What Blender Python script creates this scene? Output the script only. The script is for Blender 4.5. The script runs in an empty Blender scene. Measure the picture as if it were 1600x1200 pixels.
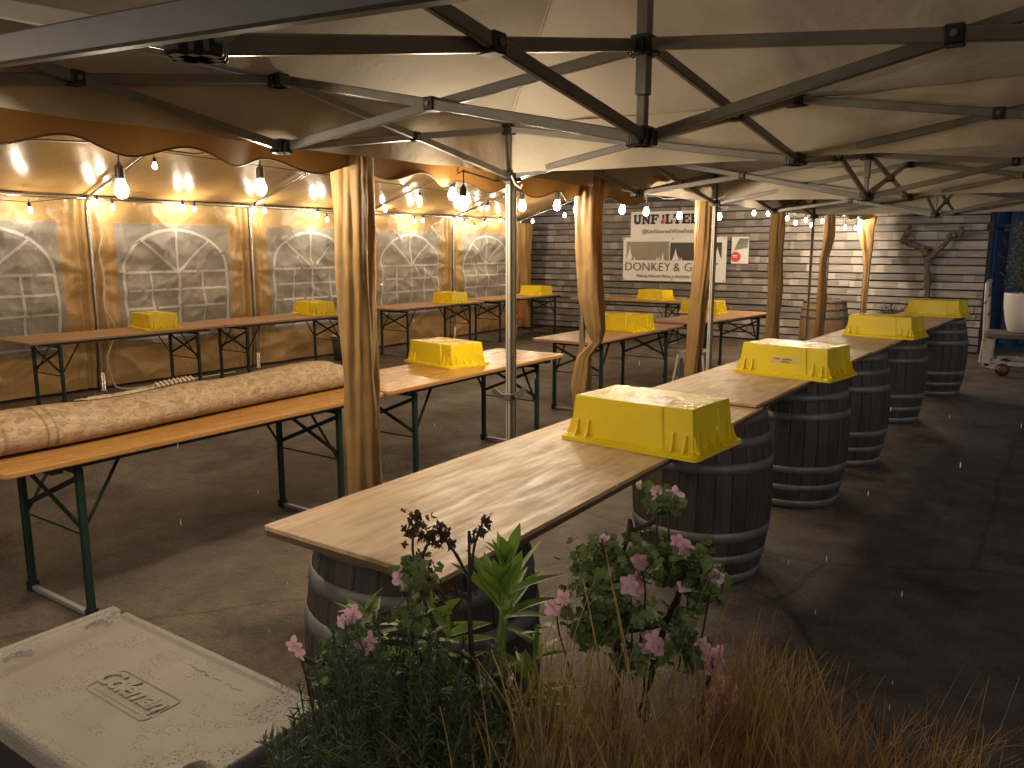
import bpy, bmesh, math, random
from mathutils import Vector, Matrix, noise as mnoise
R = math.radians
random.seed(7)
S = bpy.context.scene
COL = S.collection

# ------------------------------------------------------------------ camera
CAM_H, FPX = 1.66, 1232.0
PITCH, YAW = math.atan(212 / FPX), R(34.3)
cd = bpy.data.cameras.new('camera')
cam = bpy.data.objects.new('camera', cd)
COL.objects.link(cam)
cam.location = (0, 0, CAM_H)
cam.rotation_euler = (R(90) - PITCH, 0, YAW)
cd.sensor_fit = 'HORIZONTAL'
cd.sensor_width = 36
cd.lens = 36 * FPX / 1600
cd.clip_start = 0.05
cd.clip_end = 400
S.camera = cam

# ------------------------------------------------------------------ night sky, faint soft light from the street side, exposure
W = bpy.data.worlds.new('World')
S.world = W
W.use_nodes = True
wn = W.node_tree
sky = wn.nodes.new('ShaderNodeTexSky')
sky.sky_type = 'NISHITA'
sky.sun_disc = False
sky.sun_elevation = R(23)
sky.sun_rotation = R(125)
bg = wn.nodes['Background']
bg.inputs['Strength'].default_value = 0.027
tint = wn.nodes.new('ShaderNodeMixRGB'); tint.blend_type = 'MULTIPLY'; tint.inputs[0].default_value = 1; tint.inputs[2].default_value = (.80, .76, .86, 1)
wn.links.new(sky.outputs[0], tint.inputs[1]); wn.links.new(tint.outputs[0], bg.inputs['Color'])
sl = bpy.data.lights.new('street_side_fill', 'SUN')  # unseen soft sun added from the street side to light the crate ends
sl.energy = 0.21
sl.angle = R(20)
sl.color = (1.0, 0.93, 0.85)
so = bpy.data.objects.new('street_side_fill', sl)
so.rotation_euler = Vector((-.80, .55, -.42)).to_track_quat('-Z', 'Y').to_euler()
COL.objects.link(so)
S.view_settings.view_transform = 'Standard'
S.view_settings.look = 'None'
S.view_settings.exposure = 0.52
S.view_settings.gamma = 1.0
S.render.engine = 'CYCLES'
S.cycles.use_denoising = True
S.cycles.use_light_tree = True
S.cycles.max_bounces = 6
S.cycles.transparent_max_bounces = 12
S.cycles.sample_clamp_indirect = 4.0
S.cycles.caustics_reflective = False
S.cycles.caustics_refractive = False
BULB_W = 12.5

# ------------------------------------------------------------------ calibration helper: photo pixel -> point of the place
_fw = Vector((-math.sin(YAW) * math.cos(PITCH), math.cos(YAW) * math.cos(PITCH), -math.sin(PITCH)))
_rt = Vector((math.cos(YAW), math.sin(YAW), 0))
_up = _rt.cross(_fw)
def ray(x, y): return _fw + _rt * ((x - 800) / FPX) - _up * ((y - 600) / FPX)
def at_d(x, y, d):
    r = ray(x, y)
    return Vector((0, 0, CAM_H)) + r * (d / math.hypot(r.x, r.y))

# ------------------------------------------------------------------ mesh helpers
class MB:
    def __init__(s): s.v, s.f, s.sm = [], [], []
    def add(s, vs, fs, smooth=False):
        b = len(s.v)
        s.v += [tuple(p) for p in vs]
        s.f += [tuple(i + b for i in f) for f in fs]
        s.sm += [smooth] * len(fs)
    def box(s, c, size, m=None):
        x, y, z = size[0] / 2, size[1] / 2, size[2] / 2
        vs = [Vector((i * x, j * y, k * z)) for k in (-1, 1) for j in (-1, 1) for i in (-1, 1)]
        if m is not None: vs = [m @ p for p in vs]
        s.add([p + Vector(c) for p in vs], [(0, 2, 3, 1), (4, 5, 7, 6), (0, 1, 5, 4), (2, 6, 7, 3), (0, 4, 6, 2), (1, 3, 7, 5)])
    def bar(s, a, b, w, h, up=(0, 0, 1)):
        a, b = Vector(a), Vector(b)
        d = (b - a); L = d.length; d.normalize()
        u = Vector(up)
        if abs(d.dot(u)) > .98: u = Vector((1, 0, 0))
        sx = d.cross(u).normalized(); sz = sx.cross(d)
        m = Matrix((sx, d, sz)).transposed()
        s.box((a + b) / 2, (w, L, h), m)
    def tube(s, pts, r, n=8, caps=True, smooth=True):
        pts = [Vector(p) for p in pts]
        rs = r if isinstance(r, (list, tuple)) else [r] * len(pts)
        vs, fs = [], []
        ref = Vector((0, 0, 1))
        prev = None
        for i, p in enumerate(pts):
            d = (pts[min(i + 1, len(pts) - 1)] - pts[max(i - 1, 0)]).normalized()
            if prev is None:
                u = Vector((1, 0, 0)) if abs(d.z) > .9 else ref
                sx = d.cross(u).normalized()
            else:
                sx = (prev - d * prev.dot(d)).normalized()
            prev = sx
            sy = d.cross(sx)
            for k in range(n):
                t = 2 * math.pi * k / n
                vs.append(p + (sx * math.cos(t) + sy * math.sin(t)) * rs[i])
        for i in range(len(pts) - 1):
            for k in range(n):
                a, b = i * n + k, i * n + (k + 1) % n
                fs.append((a, b, b + n, a + n))
        s.add(vs, fs, smooth)
        if caps:
            s.add(vs[:n], [tuple(range(n))[::-1]])
            s.add(vs[-n:], [tuple(range(n))])
    def lathe(s, prof, n=32, c=(0, 0, 0), a0=0., a1=2 * math.pi, smooth=True, close=True):
        full = abs(a1 - a0 - 2 * math.pi) < 1e-6
        m = n if full else n + 1
        vs = []
        for r, z in prof:
            for k in range(m):
                t = a0 + (a1 - a0) * k / n
                vs.append((c[0] + r * math.cos(t), c[1] + r * math.sin(t), c[2] + z))
        fs = []
        for i in range(len(prof) - 1):
            for k in range(n):
                k2 = (k + 1) % m
                fs.append((i * m + k, i * m + k2, (i + 1) * m + k2, (i + 1) * m + k))
        s.add(vs, fs, smooth)
    def grid(s, fn, nu, nv, smooth=True, keep=None):
        vs = [fn(i / nu, j / nv) for j in range(nv + 1) for i in range(nu + 1)]
        fs = []
        for j in range(nv):
            for i in range(nu):
                if keep is None or keep((i + .5) / nu, (j + .5) / nv):
                    a = j * (nu + 1) + i
                    fs.append((a, a + 1, a + nu + 2, a + nu + 1))
        s.add(vs, fs, smooth)
    def ngon_prism(s, pts, z0, z1):
        n = len(pts)
        s.add([(x, y, z0) for x, y in pts] + [(x, y, z1) for x, y in pts],
              [tuple(range(n))[::-1], tuple(range(n, 2 * n))] + [(i, (i + 1) % n, (i + 1) % n + n, i + n) for i in range(n)])
    def mesh(s, name):
        me = bpy.data.meshes.new(name)
        me.from_pydata(s.v, [], s.f)
        me.polygons.foreach_set('use_smooth', s.sm)
        me.update()
        return me
    def build(s, name, mat, parent=None, bevel=0, seg=2):
        me = s.mesh(name)
        if bevel:
            bm = bmesh.new(); bm.from_mesh(me)
            bmesh.ops.remove_doubles(bm, verts=bm.verts, dist=1e-5)
            bmesh.ops.bevel(bm, geom=[e for e in bm.edges if e.is_manifold and e.calc_face_angle(0) > .5], offset=bevel, segments=seg, affect='EDGES', profile=.5)
            bm.to_mesh(me); bm.free()
        me.materials.append(mat)
        return obj(name, me, parent)
def obj(name, me, parent=None):
    o = bpy.data.objects.new(name, me)
    COL.objects.link(o)
    if parent: o.parent = parent
    return o
def empty(name, loc=(0, 0, 0), rz=0):
    o = bpy.data.objects.new(name, None)
    o.empty_display_size = .1
    COL.objects.link(o)
    o.location = loc
    o.rotation_euler.z = rz
    return o
def tag(o, label=None, cat=None, group=None, kind=None):
    if label: o['label'] = label
    if cat: o['category'] = cat
    if group: o['group'] = group
    if kind: o['kind'] = kind
    return o
def copy_tree(o, parent=None):
    c = o.copy(); COL.objects.link(c); c.parent = parent
    for ch in o.children: copy_tree(ch, c)
    return c
def rrect(w, h, r, n=5):
    pts = []
    for cx, cy, a in ((w / 2 - r, h / 2 - r, 0), (-w / 2 + r, h / 2 - r, 90), (-w / 2 + r, -h / 2 + r, 180), (w / 2 - r, -h / 2 + r, 270)):
        for k in range(n + 1):
            t = R(a + 90 * k / n)
            pts.append((cx + r * math.cos(t), cy + r * math.sin(t)))
    return pts
def text_mesh(txt, size, shear=0, offset=0, spacing=1., extrude=.0006):
    c = bpy.data.curves.new('t', 'FONT')
    c.body = txt; c.size = size; c.shear = shear; c.offset = offset; c.space_character = spacing
    c.align_x = 'CENTER'; c.align_y = 'CENTER'; c.extrude = extrude; c.resolution_u = 3
    o = bpy.data.objects.new('t', c); COL.objects.link(o)
    bpy.context.view_layer.update()
    me = bpy.data.meshes.new_from_object(o.evaluated_get(bpy.context.evaluated_depsgraph_get()))
    bpy.data.objects.remove(o)
    bpy.data.curves.remove(c)
    return me

# ------------------------------------------------------------------ materials
def mat(name, c1, c2=None, rough=.5, metal=0., scale=4., stretch=(1, 1, 1), bump=0., bscale=None, coords='Object',
        rand=0., spec=.5, detail=5., contrast=(.35, .65), rvar=0., c3=None, c3scale=1.3, c3range=(.55, .7), transl=0., bdist=.01):
    m = bpy.data.materials.new(name); m.use_nodes = True
    nt = m.node_tree; N = nt.nodes; Lk = nt.links.new
    p = N['Principled BSDF']
    p.inputs['Metallic'].default_value = metal
    p.inputs['Roughness'].default_value = rough
    p.inputs['Specular IOR Level'].default_value = spec
    if coords == 'World':
        g = N.new('ShaderNodeNewGeometry'); cs = g.outputs['Position']
    else:
        g = N.new('ShaderNodeTexCoord'); cs = g.outputs['Object']
    oi = N.new('ShaderNodeObjectInfo')
    mul = N.new('ShaderNodeMath'); mul.operation = 'MULTIPLY'; mul.inputs[1].default_value = 37.
    Lk(oi.outputs['Random'], mul.inputs[0])
    mp = N.new('ShaderNodeMapping'); mp.inputs['Scale'].default_value = stretch
    Lk(cs, mp.inputs['Vector'])
    if coords != 'World' or rand: Lk(mul.outputs[0], mp.inputs['Location'])
    def noise(sc, det=detail, src=mp):
        n = N.new('ShaderNodeTexNoise'); n.inputs['Scale'].default_value = sc; n.inputs['Detail'].default_value = det
        n.inputs['Roughness'].default_value = .6
        Lk(src.outputs[0], n.inputs['Vector']); return n
    def ramp(src, lo, hi, ca, cb):
        r = N.new('ShaderNodeValToRGB')
        r.color_ramp.elements[0].position = lo; r.color_ramp.elements[1].position = hi
        r.color_ramp.elements[0].color = (*ca, 1); r.color_ramp.elements[1].color = (*cb, 1)
        Lk(src, r.inputs[0]); return r
    col = None
    n1 = noise(scale)
    if c2 is None: c2 = tuple(x * .85 for x in c1)
    col = ramp(n1.outputs['Fac'], contrast[0], contrast[1], c1, c2).outputs[0]
    if c3 is not None:
        mp2 = N.new('ShaderNodeMapping'); Lk(cs, mp2.inputs['Vector'])
        if coords != 'World': Lk(mul.outputs[0], mp2.inputs['Location'])
        n3 = noise(c3scale, 6., mp2)
        rr = ramp(n3.outputs['Fac'], c3range[0], c3range[1], (0, 0, 0), (1, 1, 1))
        mx = N.new('ShaderNodeMixRGB'); Lk(rr.outputs[0], mx.inputs[0]); Lk(col, mx.inputs[1]); mx.inputs[2].default_value = (*c3, 1)
        col = mx.outputs[0]
    if rand:
        hs = N.new('ShaderNodeHueSaturation')
        mr = N.new('ShaderNodeMapRange'); mr.inputs['To Min'].default_value = 1 - rand; mr.inputs['To Max'].default_value = 1 + rand
        Lk(oi.outputs['Random'], mr.inputs['Value']); Lk(mr.outputs[0], hs.inputs['Value']); Lk(col, hs.inputs['Color'])
        col = hs.outputs[0]
    Lk(col, p.inputs['Base Color'])
    if rvar:
        mr = N.new('ShaderNodeMapRange'); mr.inputs['From Min'].default_value = .35; mr.inputs['From Max'].default_value = .65
        mr.inputs['To Min'].default_value = max(.03, rough - rvar); mr.inputs['To Max'].default_value = rough + rvar
        nr = noise(scale * .7 + .3); Lk(nr.outputs['Fac'], mr.inputs['Value']); Lk(mr.outputs[0], p.inputs['Roughness'])
    if bump:
        nb = noise(bscale or scale, 6.)
        b = N.new('ShaderNodeBump'); b.inputs['Strength'].default_value = bump; b.inputs['Distance'].default_value = bdist
        Lk(nb.outputs['Fac'], b.inputs['Height']); Lk(b.outputs[0], p.inputs['Normal'])
    if transl:
        t = N.new('ShaderNodeBsdfTranslucent'); Lk(col, t.inputs['Color'])
        ms = N.new('ShaderNodeMixShader'); ms.inputs[0].default_value = transl
        Lk(p.outputs[0], ms.inputs[1]); Lk(t.outputs[0], ms.inputs[2])
        Lk(ms.outputs[0], N['Material Output'].inputs['Surface'])
    return m
MT = {}
MT['ground'] = mat('ground', (.128, .104, .080), (.082, .066, .050), .66, 0, 1.1, bump=.8, bscale=38, coords='World', c3=(.045, .036, .028), c3scale=1.6, c3range=(.55, .66), rvar=.14, detail=12, bdist=.012, contrast=(.3, .7))
def paving(m):
    N = m.node_tree.nodes; L = m.node_tree.links.new; p = N['Principled BSDF']
    src = p.inputs['Base Color'].links[0].from_socket
    g = N.new('ShaderNodeNewGeometry')
    n = N.new('ShaderNodeTexNoise'); n.inputs['Scale'].default_value = 2.4; n.inputs['Detail'].default_value = 5; L(g.outputs['Position'], n.inputs['Vector'])
    va = N.new('ShaderNodeMixRGB'); va.inputs[0].default_value = .12; L(g.outputs['Position'], va.inputs[1]); L(n.outputs['Color'], va.inputs[2])
    v = N.new('ShaderNodeTexVoronoi'); v.feature = 'DISTANCE_TO_EDGE'; v.inputs['Scale'].default_value = .42; L(va.outputs[0], v.inputs['Vector'])
    mr = N.new('ShaderNodeMapRange'); mr.inputs['From Min'].default_value = .0; mr.inputs['From Max'].default_value = .008; mr.inputs['To Min'].default_value = .55; L(v.outputs['Distance'], mr.inputs['Value'])
    sp = N.new('ShaderNodeTexNoise'); sp.inputs['Scale'].default_value = 120; sp.inputs['Detail'].default_value = 3; L(g.outputs['Position'], sp.inputs['Vector'])
    mr2 = N.new('ShaderNodeMapRange'); mr2.inputs['From Min'].default_value = .3; mr2.inputs['From Max'].default_value = .7; mr2.inputs['To Min'].default_value = .62; mr2.inputs['To Max'].default_value = 1.38; L(sp.outputs['Fac'], mr2.inputs['Value'])
    st = N.new('ShaderNodeTexNoise'); st.inputs['Scale'].default_value = 5; st.inputs['Detail'].default_value = 8; st.inputs['Roughness'].default_value = .7; L(g.outputs['Position'], st.inputs['Vector'])
    mr3 = N.new('ShaderNodeMapRange'); mr3.inputs['From Min'].default_value = .38; mr3.inputs['From Max'].default_value = .60; mr3.inputs['To Min'].default_value = 1.18; mr3.inputs['To Max'].default_value = .72; L(st.outputs['Fac'], mr3.inputs['Value'])
    k = mr.outputs[0]
    for o in (mr2, mr3):
        mu = N.new('ShaderNodeMath'); mu.operation = 'MULTIPLY'; L(k, mu.inputs[0]); L(o.outputs[0], mu.inputs[1]); k = mu.outputs[0]
    hv = N.new('ShaderNodeVectorMath'); hv.operation = 'SCALE'; L(src, hv.inputs[0]); L(k, hv.inputs['Scale']); L(hv.outputs[0], p.inputs['Base Color'])
paving(MT['ground'])
MT['ply'] = mat('plywood', (.56, .385, .20), (.42, .27, .13), .52, 0, 6.5, (6, .8, 1), .18, 9, c3=(.25, .150, .066), c3scale=4.2, c3range=(.54, .74), rvar=.12, contrast=(.40, .60), detail=9)
MT['plyedge'] = mat('plywood_edge', (.13, .075, .035), (.06, .035, .018), .7, 0, 10, (1, 1, 40))
MT['tabletop'] = mat('table_varnish', (.43, .23, .072), (.37, .19, .056), .3, 0, 2.5, (14, .8, 1), .05, 6, rvar=.06)
MT['tabletop_pale'] = mat('table_varnish_worn', (.42, .24, .115), (.34, .185, .085), .38, 0, 2.5, (14, .8, 1), .05, 6, rvar=.08)
MT['green'] = mat('green_steel', (.012, .032, .024), (.008, .020, .016), .42, 0, 8, bump=.05)
MT['yellow'] = None
MT['barrel'] = mat('barrel_oak', (.052, .040, .031), (.024, .019, .015), .6, 0, 5, (5, 5, .5), .25, 14, rand=.28, c3=(.030, .022, .017), c3scale=2.5)
MT['oldbarrel'] = mat('pale_barrel_oak', (.30, .19, .10), (.20, .12, .06), .6, 0, 5, (5, 5, .5), .25, 14, rand=.2)
MT['hoop'] = mat('galvanised_hoop', (.18, .175, .165), (.115, .11, .105), .55, .35, 9, bump=.08)
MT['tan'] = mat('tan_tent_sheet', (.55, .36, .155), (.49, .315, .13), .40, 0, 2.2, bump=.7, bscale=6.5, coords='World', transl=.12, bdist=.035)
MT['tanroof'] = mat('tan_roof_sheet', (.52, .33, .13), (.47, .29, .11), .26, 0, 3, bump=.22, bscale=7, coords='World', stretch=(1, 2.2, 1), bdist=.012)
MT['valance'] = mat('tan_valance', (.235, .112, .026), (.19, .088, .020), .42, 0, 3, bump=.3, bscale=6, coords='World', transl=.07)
MT['curtain'] = mat('tan_curtain', (.40, .25, .10), (.34, .205, .08), .62, 0, 3, bump=.6, bscale=7, coords='World', transl=.25, bdist=.02, spec=.3)
MT['canvas'] = mat('beige_canvas', (.64, .56, .44), (.605, .525, .41), .72, 0, 1.6, bump=.55, bscale=3.8, coords='World', transl=.25, spec=.25, bdist=.03)
MT['alu'] = mat('grey_painted_steel', (.21, .195, .172), (.17, .157, .138), .36, .15, 14, bump=.04)
MT['whitealu'] = mat('white_painted_leg', (.60, .56, .49), (.54, .50, .43), .42, 0., 14, bump=.04)
MT['shadebar'] = mat('shaded_bar_steel', (.065, .057, .05), (.05, .044, .038), .5, 0, 14, bump=.05)  # base colour darkened to stand in for shade on the front crossbar
MT['chrome'] = mat('tent_tube', (.55, .53, .50), (.42, .40, .38), .25, .9, 10)
MT['black'] = mat('black_plastic', (.018, .018, .018), (.012, .012, .012), .45)
MT['white'] = mat('white_vinyl', (.86, .845, .81), (.83, .815, .78), .4, 0, 3, bump=.15, bscale=3, coords='World')
MT['muntin'] = mat('white_window_print', (.62, .60, .60), (.54, .52, .52), .5)
MT['ink'] = mat('black_ink', (.022, .02, .02), None, .5)
MT['red'] = mat('red_ink', (.70, .09, .08), None, .5)
MT['olivegrey'] = mat('khaki_print', (.30, .275, .20), None, .45)
MT['darkgrey'] = mat('dark_print', (.055, .055, .058), None, .45)
MT['block'] = mat('concrete_block', (.50, .44, .34), (.42, .37, .28), .85, 0, 8, bump=.3, bscale=30, coords='World', rand=.08)
MT['mortar'] = mat('mortar', (.24, .21, .165), None, .9)
MT['navy'] = mat('navy_painted_steel', (.016, .060, .16), (.012, .045, .12), .45, 0, 4, bump=.1)
MT['pot'] = mat('white_glazed_pot', (.72, .70, .66), (.66, .64, .60), .3, 0, 3)
MT['cartwhite'] = mat('chipped_white_paint', (.58, .54, .46), (.50, .45, .36), .5, 0, 6, c3=(.16, .075, .03), c3scale=9, c3range=(.56, .62))
MT['rubber'] = mat('dark_rubber', (.03, .028, .026), None, .7)
MT['grey'] = mat('grey_deck', (.16, .15, .14), (.12, .11, .10), .6, 0, 6)
MT['rust'] = mat('rusty_wheel', (.22, .10, .04), (.12, .06, .03), .7, 0, 20)
MT['bark'] = mat('vine_bark', (.115, .085, .06), (.055, .04, .03), .85, 0, 9, (3, 3, .7), .8, 22)
MT['twig'] = mat('dark_twig', (.055, .036, .024), (.03, .02, .014), .8, 0, 30)
MT['zinc'] = mat('zinc_sheet', (.36, .35, .34), (.28, .275, .27), .42, .35, 8)
MT['cord'] = mat('white_cord', (.66, .62, .52), None, .5)
MT['orange'] = mat('orange_cord', (.75, .16, .03), None, .5)
MT['wire'] = mat('black_cord', (.02, .018, .016), None, .6)
MT['soil'] = mat('soil', (.03, .022, .016), (.018, .013, .01), .9, 0, 20, bump=.5)
MT['planter'] = mat('planter_timber', (.10, .07, .05), (.06, .04, .03), .7, 0, 5, (1, 8, 8), .2)
def leafmat(name, a, b, rough=.45, sc=14, tr=.25):
    return mat(name, a, b, rough, 0, sc, transl=tr, rand=0, coords='World')
MT['rosemary'] = leafmat('rosemary_needles', (.07, .105, .045), (.12, .16, .075))
MT['lance'] = leafmat('bright_lance_leaf', (.22, .34, .050), (.32, .45, .085), .5)
MT['geranium'] = leafmat('geranium_leaf', (.085, .135, .035), (.17, .225, .065), .65)
MT['petal'] = leafmat('pink_petal', (.85, .46, .52), (.90, .60, .64), .5, 40, .3)
MT['drygrass'] = leafmat('tan_grass', (.24, .15, .052), (.50, .35, .14), .6, 26, .3)
MT['drygrass_rust'] = leafmat('rust_grass', (.22, .115, .036), (.46, .28, .10), .6, 26, .3)
MT['seed'] = leafmat('dry_seed_head', (.075, .042, .026), (.13, .075, .04), .8, 40, .1)
MT['olive'] = leafmat('olive_leaf', (.10, .13, .085), (.17, .20, .13), .5)
MT['shrub'] = leafmat('shrub_leaf', (.05, .065, .02), (.10, .10, .035), .5)
MT['tape'] = mat('masking_tape', (.72, .55, .20), None, .5)
MT['fringe'] = mat('rug_fringe', (.52, .42, .28), (.42, .33, .21), .85, 0, 60)
MT['coolerlid'] = mat('wet_taupe_plastic', (.285, .255, .218), (.25, .225, .192), .36, 0, 5, bump=.8, bscale=110, rvar=.22, bdist=.004)
def bead(m, scale=75, strength=.5, lo=.10):
    N = m.node_tree.nodes; L = m.node_tree.links.new; p = N['Principled BSDF']
    tc = N.new('ShaderNodeTexCoord'); v = N.new('ShaderNodeTexVoronoi'); v.inputs['Scale'].default_value = scale; L(tc.outputs['Object'], v.inputs['Vector'])
    mr = N.new('ShaderNodeMapRange'); mr.inputs['From Min'].default_value = .42; mr.inputs['From Max'].default_value = .12; L(v.outputs['Distance'], mr.inputs['Value'])
    n = N.new('ShaderNodeTexNoise'); n.inputs['Scale'].default_value = 9; n.inputs['Detail'].default_value = 3; L(tc.outputs['Object'], n.inputs['Vector'])
    k = N.new('ShaderNodeMapRange'); k.inputs['From Min'].default_value = .46; k.inputs['From Max'].default_value = .58; L(n.outputs['Fac'], k.inputs['Value'])
    mu = N.new('ShaderNodeMath'); mu.operation = 'MULTIPLY'; L(mr.outputs[0], mu.inputs[0]); L(k.outputs[0], mu.inputs[1])
    b = N.new('ShaderNodeBump'); b.inputs['Strength'].default_value = strength; b.inputs['Distance'].default_value = .006; L(mu.outputs[0], b.inputs['Height']); L(b.outputs[0], p.inputs['Normal'])
    r = N.new('ShaderNodeMapRange'); r.inputs['To Min'].default_value = .40; r.inputs['To Max'].default_value = lo; L(mu.outputs[0], r.inputs['Value']); L(r.outputs[0], p.inputs['Roughness'])
bead(MT['coolerlid'], 120, .55, .05)
MT['coolerbody'] = mat('dark_cooler_body', (.018, .020, .028), None, .35)

def node_mat_yellow():
    m = bpy.data.materials.new('yellow_plastic'); m.use_nodes = True
    N = m.node_tree.nodes; L = m.node_tree.links.new; p = N['Principled BSDF']
    g = N.new('ShaderNodeNewGeometry'); tc = N.new('ShaderNodeTexCoord'); oi = N.new('ShaderNodeObjectInfo')
    add = N.new('ShaderNodeVectorMath'); add.operation = 'ADD'
    L(tc.outputs['Object'], add.inputs[0]); L(oi.outputs['Location'], add.inputs[1])
    n = N.new('ShaderNodeTexNoise'); n.inputs['Scale'].default_value = 5; n.inputs['Detail'].default_value = 4
    L(add.outputs[0], n.inputs['Vector'])
    r = N.new('ShaderNodeValToRGB'); r.color_ramp.elements[0].position = .35; r.color_ramp.elements[1].position = .7
    r.color_ramp.elements[0].color = (.90, .71, .014, 1); r.color_ramp.elements[1].color = (.82, .62, .012, 1)
    L(n.outputs['Fac'], r.inputs[0]); L(r.outputs[0], p.inputs['Base Color'])
    # standing rain water lies only on upward faces: smooth pools between beaded drops
    sep = N.new('ShaderNodeSeparateXYZ'); L(g.outputs['True Normal'], sep.inputs[0])
    up = N.new('ShaderNodeMath'); up.operation = 'GREATER_THAN'; up.inputs[1].default_value = .9; L(sep.outputs[2], up.inputs[0])
    n2 = N.new('ShaderNodeTexNoise'); n2.inputs['Scale'].default_value = 7; n2.inputs['Detail'].default_value = 3; L(add.outputs[0], n2.inputs['Vector'])
    mr = N.new('ShaderNodeMapRange'); mr.inputs['From Min'].default_value = .42; mr.inputs['From Max'].default_value = .55
    mr.inputs['To Min'].default_value = .10; mr.inputs['To Max'].default_value = .34; L(n2.outputs['Fac'], mr.inputs['Value'])
    mx = N.new('ShaderNodeMix'); mx.data_type = 'FLOAT'; mx.inputs[2].default_value = .42
    L(up.outputs[0], mx.inputs[0]); L(mr.outputs[0], mx.inputs[3]); L(mx.outputs[0], p.inputs['Roughness'])
    v = N.new('ShaderNodeTexVoronoi'); v.inputs['Scale'].default_value = 90; L(add.outputs[0], v.inputs['Vector'])
    vm = N.new('ShaderNodeMath'); vm.operation = 'MULTIPLY'; L(v.outputs['Distance'], vm.inputs[0]); L(up.outputs[0], vm.inputs[1])
    b = N.new('ShaderNodeBump'); b.inputs['Strength'].default_value = .45; b.inputs['Distance'].default_value = .004
    L(vm.outputs[0], b.inputs['Height']); L(b.outputs[0], p.inputs['Normal'])
    t = N.new('ShaderNodeBsdfTranslucent'); L(r.outputs[0], t.inputs['Color'])
    ms = N.new('ShaderNodeMixShader'); ms.inputs[0].default_value = .18; L(p.outputs[0], ms.inputs[1]); L(t.outputs[0], ms.inputs[2]); L(ms.outputs[0], N['Material Output'].inputs['Surface'])
    return m
MT['yellow'] = node_mat_yellow()

def node_mat_board():
    m = bpy.data.materials.new('weathered_pallet_board'); m.use_nodes = True
    N = m.node_tree.nodes; L = m.node_tree.links.new; p = N['Principled BSDF']
    g = N.new('ShaderNodeNewGeometry'); oi = N.new('ShaderNodeObjectInfo')
    rnd = N.new('ShaderNodeMath'); rnd.operation = 'MULTIPLY'; rnd.inputs[1].default_value = 23; L(oi.outputs['Random'], rnd.inputs[0])
    mp = N.new('ShaderNodeMapping'); mp.inputs['Scale'].default_value = (1.2, 1, 22); L(g.outputs['Position'], mp.inputs[0]); L(rnd.outputs[0], mp.inputs['Location'])
    n = N.new('ShaderNodeTexNoise'); n.inputs['Scale'].default_value = 2.2; n.inputs['Detail'].default_value = 6; n.inputs['Roughness'].default_value = .65
    L(mp.outputs[0], n.inputs['Vector'])
    r = N.new('ShaderNodeValToRGB'); r.color_ramp.elements[0].position = .3; r.color_ramp.elements[1].position = .72
    r.color_ramp.elements[0].color = (.125, .110, .100, 1); r.color_ramp.elements[1].color = (.31, .28, .252, 1)
    L(n.outputs['Fac'], r.inputs[0])
    # paler blocks where the pallet stringers used to cover the wood
    sp = N.new('ShaderNodeSeparateXYZ'); L(g.outputs['Position'], sp.inputs[0])
    ad = N.new('ShaderNodeMath'); ad.operation = 'ADD'; L(sp.outputs[0], ad.inputs[0]); L(rnd.outputs[0], ad.inputs[1])
    dv = N.new('ShaderNodeMath'); dv.operation = 'DIVIDE'; dv.inputs[1].default_value = .83; L(ad.outputs[0], dv.inputs[0])
    fr = N.new('ShaderNodeMath'); fr.operation = 'FRACT'; L(dv.outputs[0], fr.inputs[0])
    ls = N.new('ShaderNodeMapRange'); ls.inputs['From Min'].default_value = .20; ls.inputs['From Max'].default_value = .17; L(fr.outputs[0], ls.inputs['Value'])
    n2 = N.new('ShaderNodeTexNoise'); n2.inputs['Scale'].default_value = 1.7; L(mp.outputs[0], n2.inputs['Vector'])
    wk = N.new('ShaderNodeMath'); wk.operation = 'MULTIPLY'; ls.inputs['To Max'].default_value = .8; L(ls.outputs[0], wk.inputs[0]); L(n2.outputs['Fac'], wk.inputs[1])
    mx = N.new('ShaderNodeMixRGB'); L(wk.outputs[0], mx.inputs[0]); L(r.outputs[0], mx.inputs[1]); mx.inputs[2].default_value = (.46, .42, .38, 1)
    hs = N.new('ShaderNodeHueSaturation'); mr = N.new('ShaderNodeMapRange'); mr.inputs['To Min'].default_value = .68; mr.inputs['To Max'].default_value = 1.3
    L(oi.outputs['Random'], mr.inputs['Value']); L(mr.outputs[0], hs.inputs['Value']); L(mx.outputs[0], hs.inputs['Color'])
    L(hs.outputs[0], p.inputs['Base Color']); p.inputs['Roughness'].default_value = .72
    b = N.new('ShaderNodeBump'); b.inputs['Strength'].default_value = .4; b.inputs['Distance'].default_value = .006
    L(n.outputs['Fac'], b.inputs['Height']); L(b.outputs[0], p.inputs['Normal'])
    return m
MT['board'] = node_mat_board()

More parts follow.
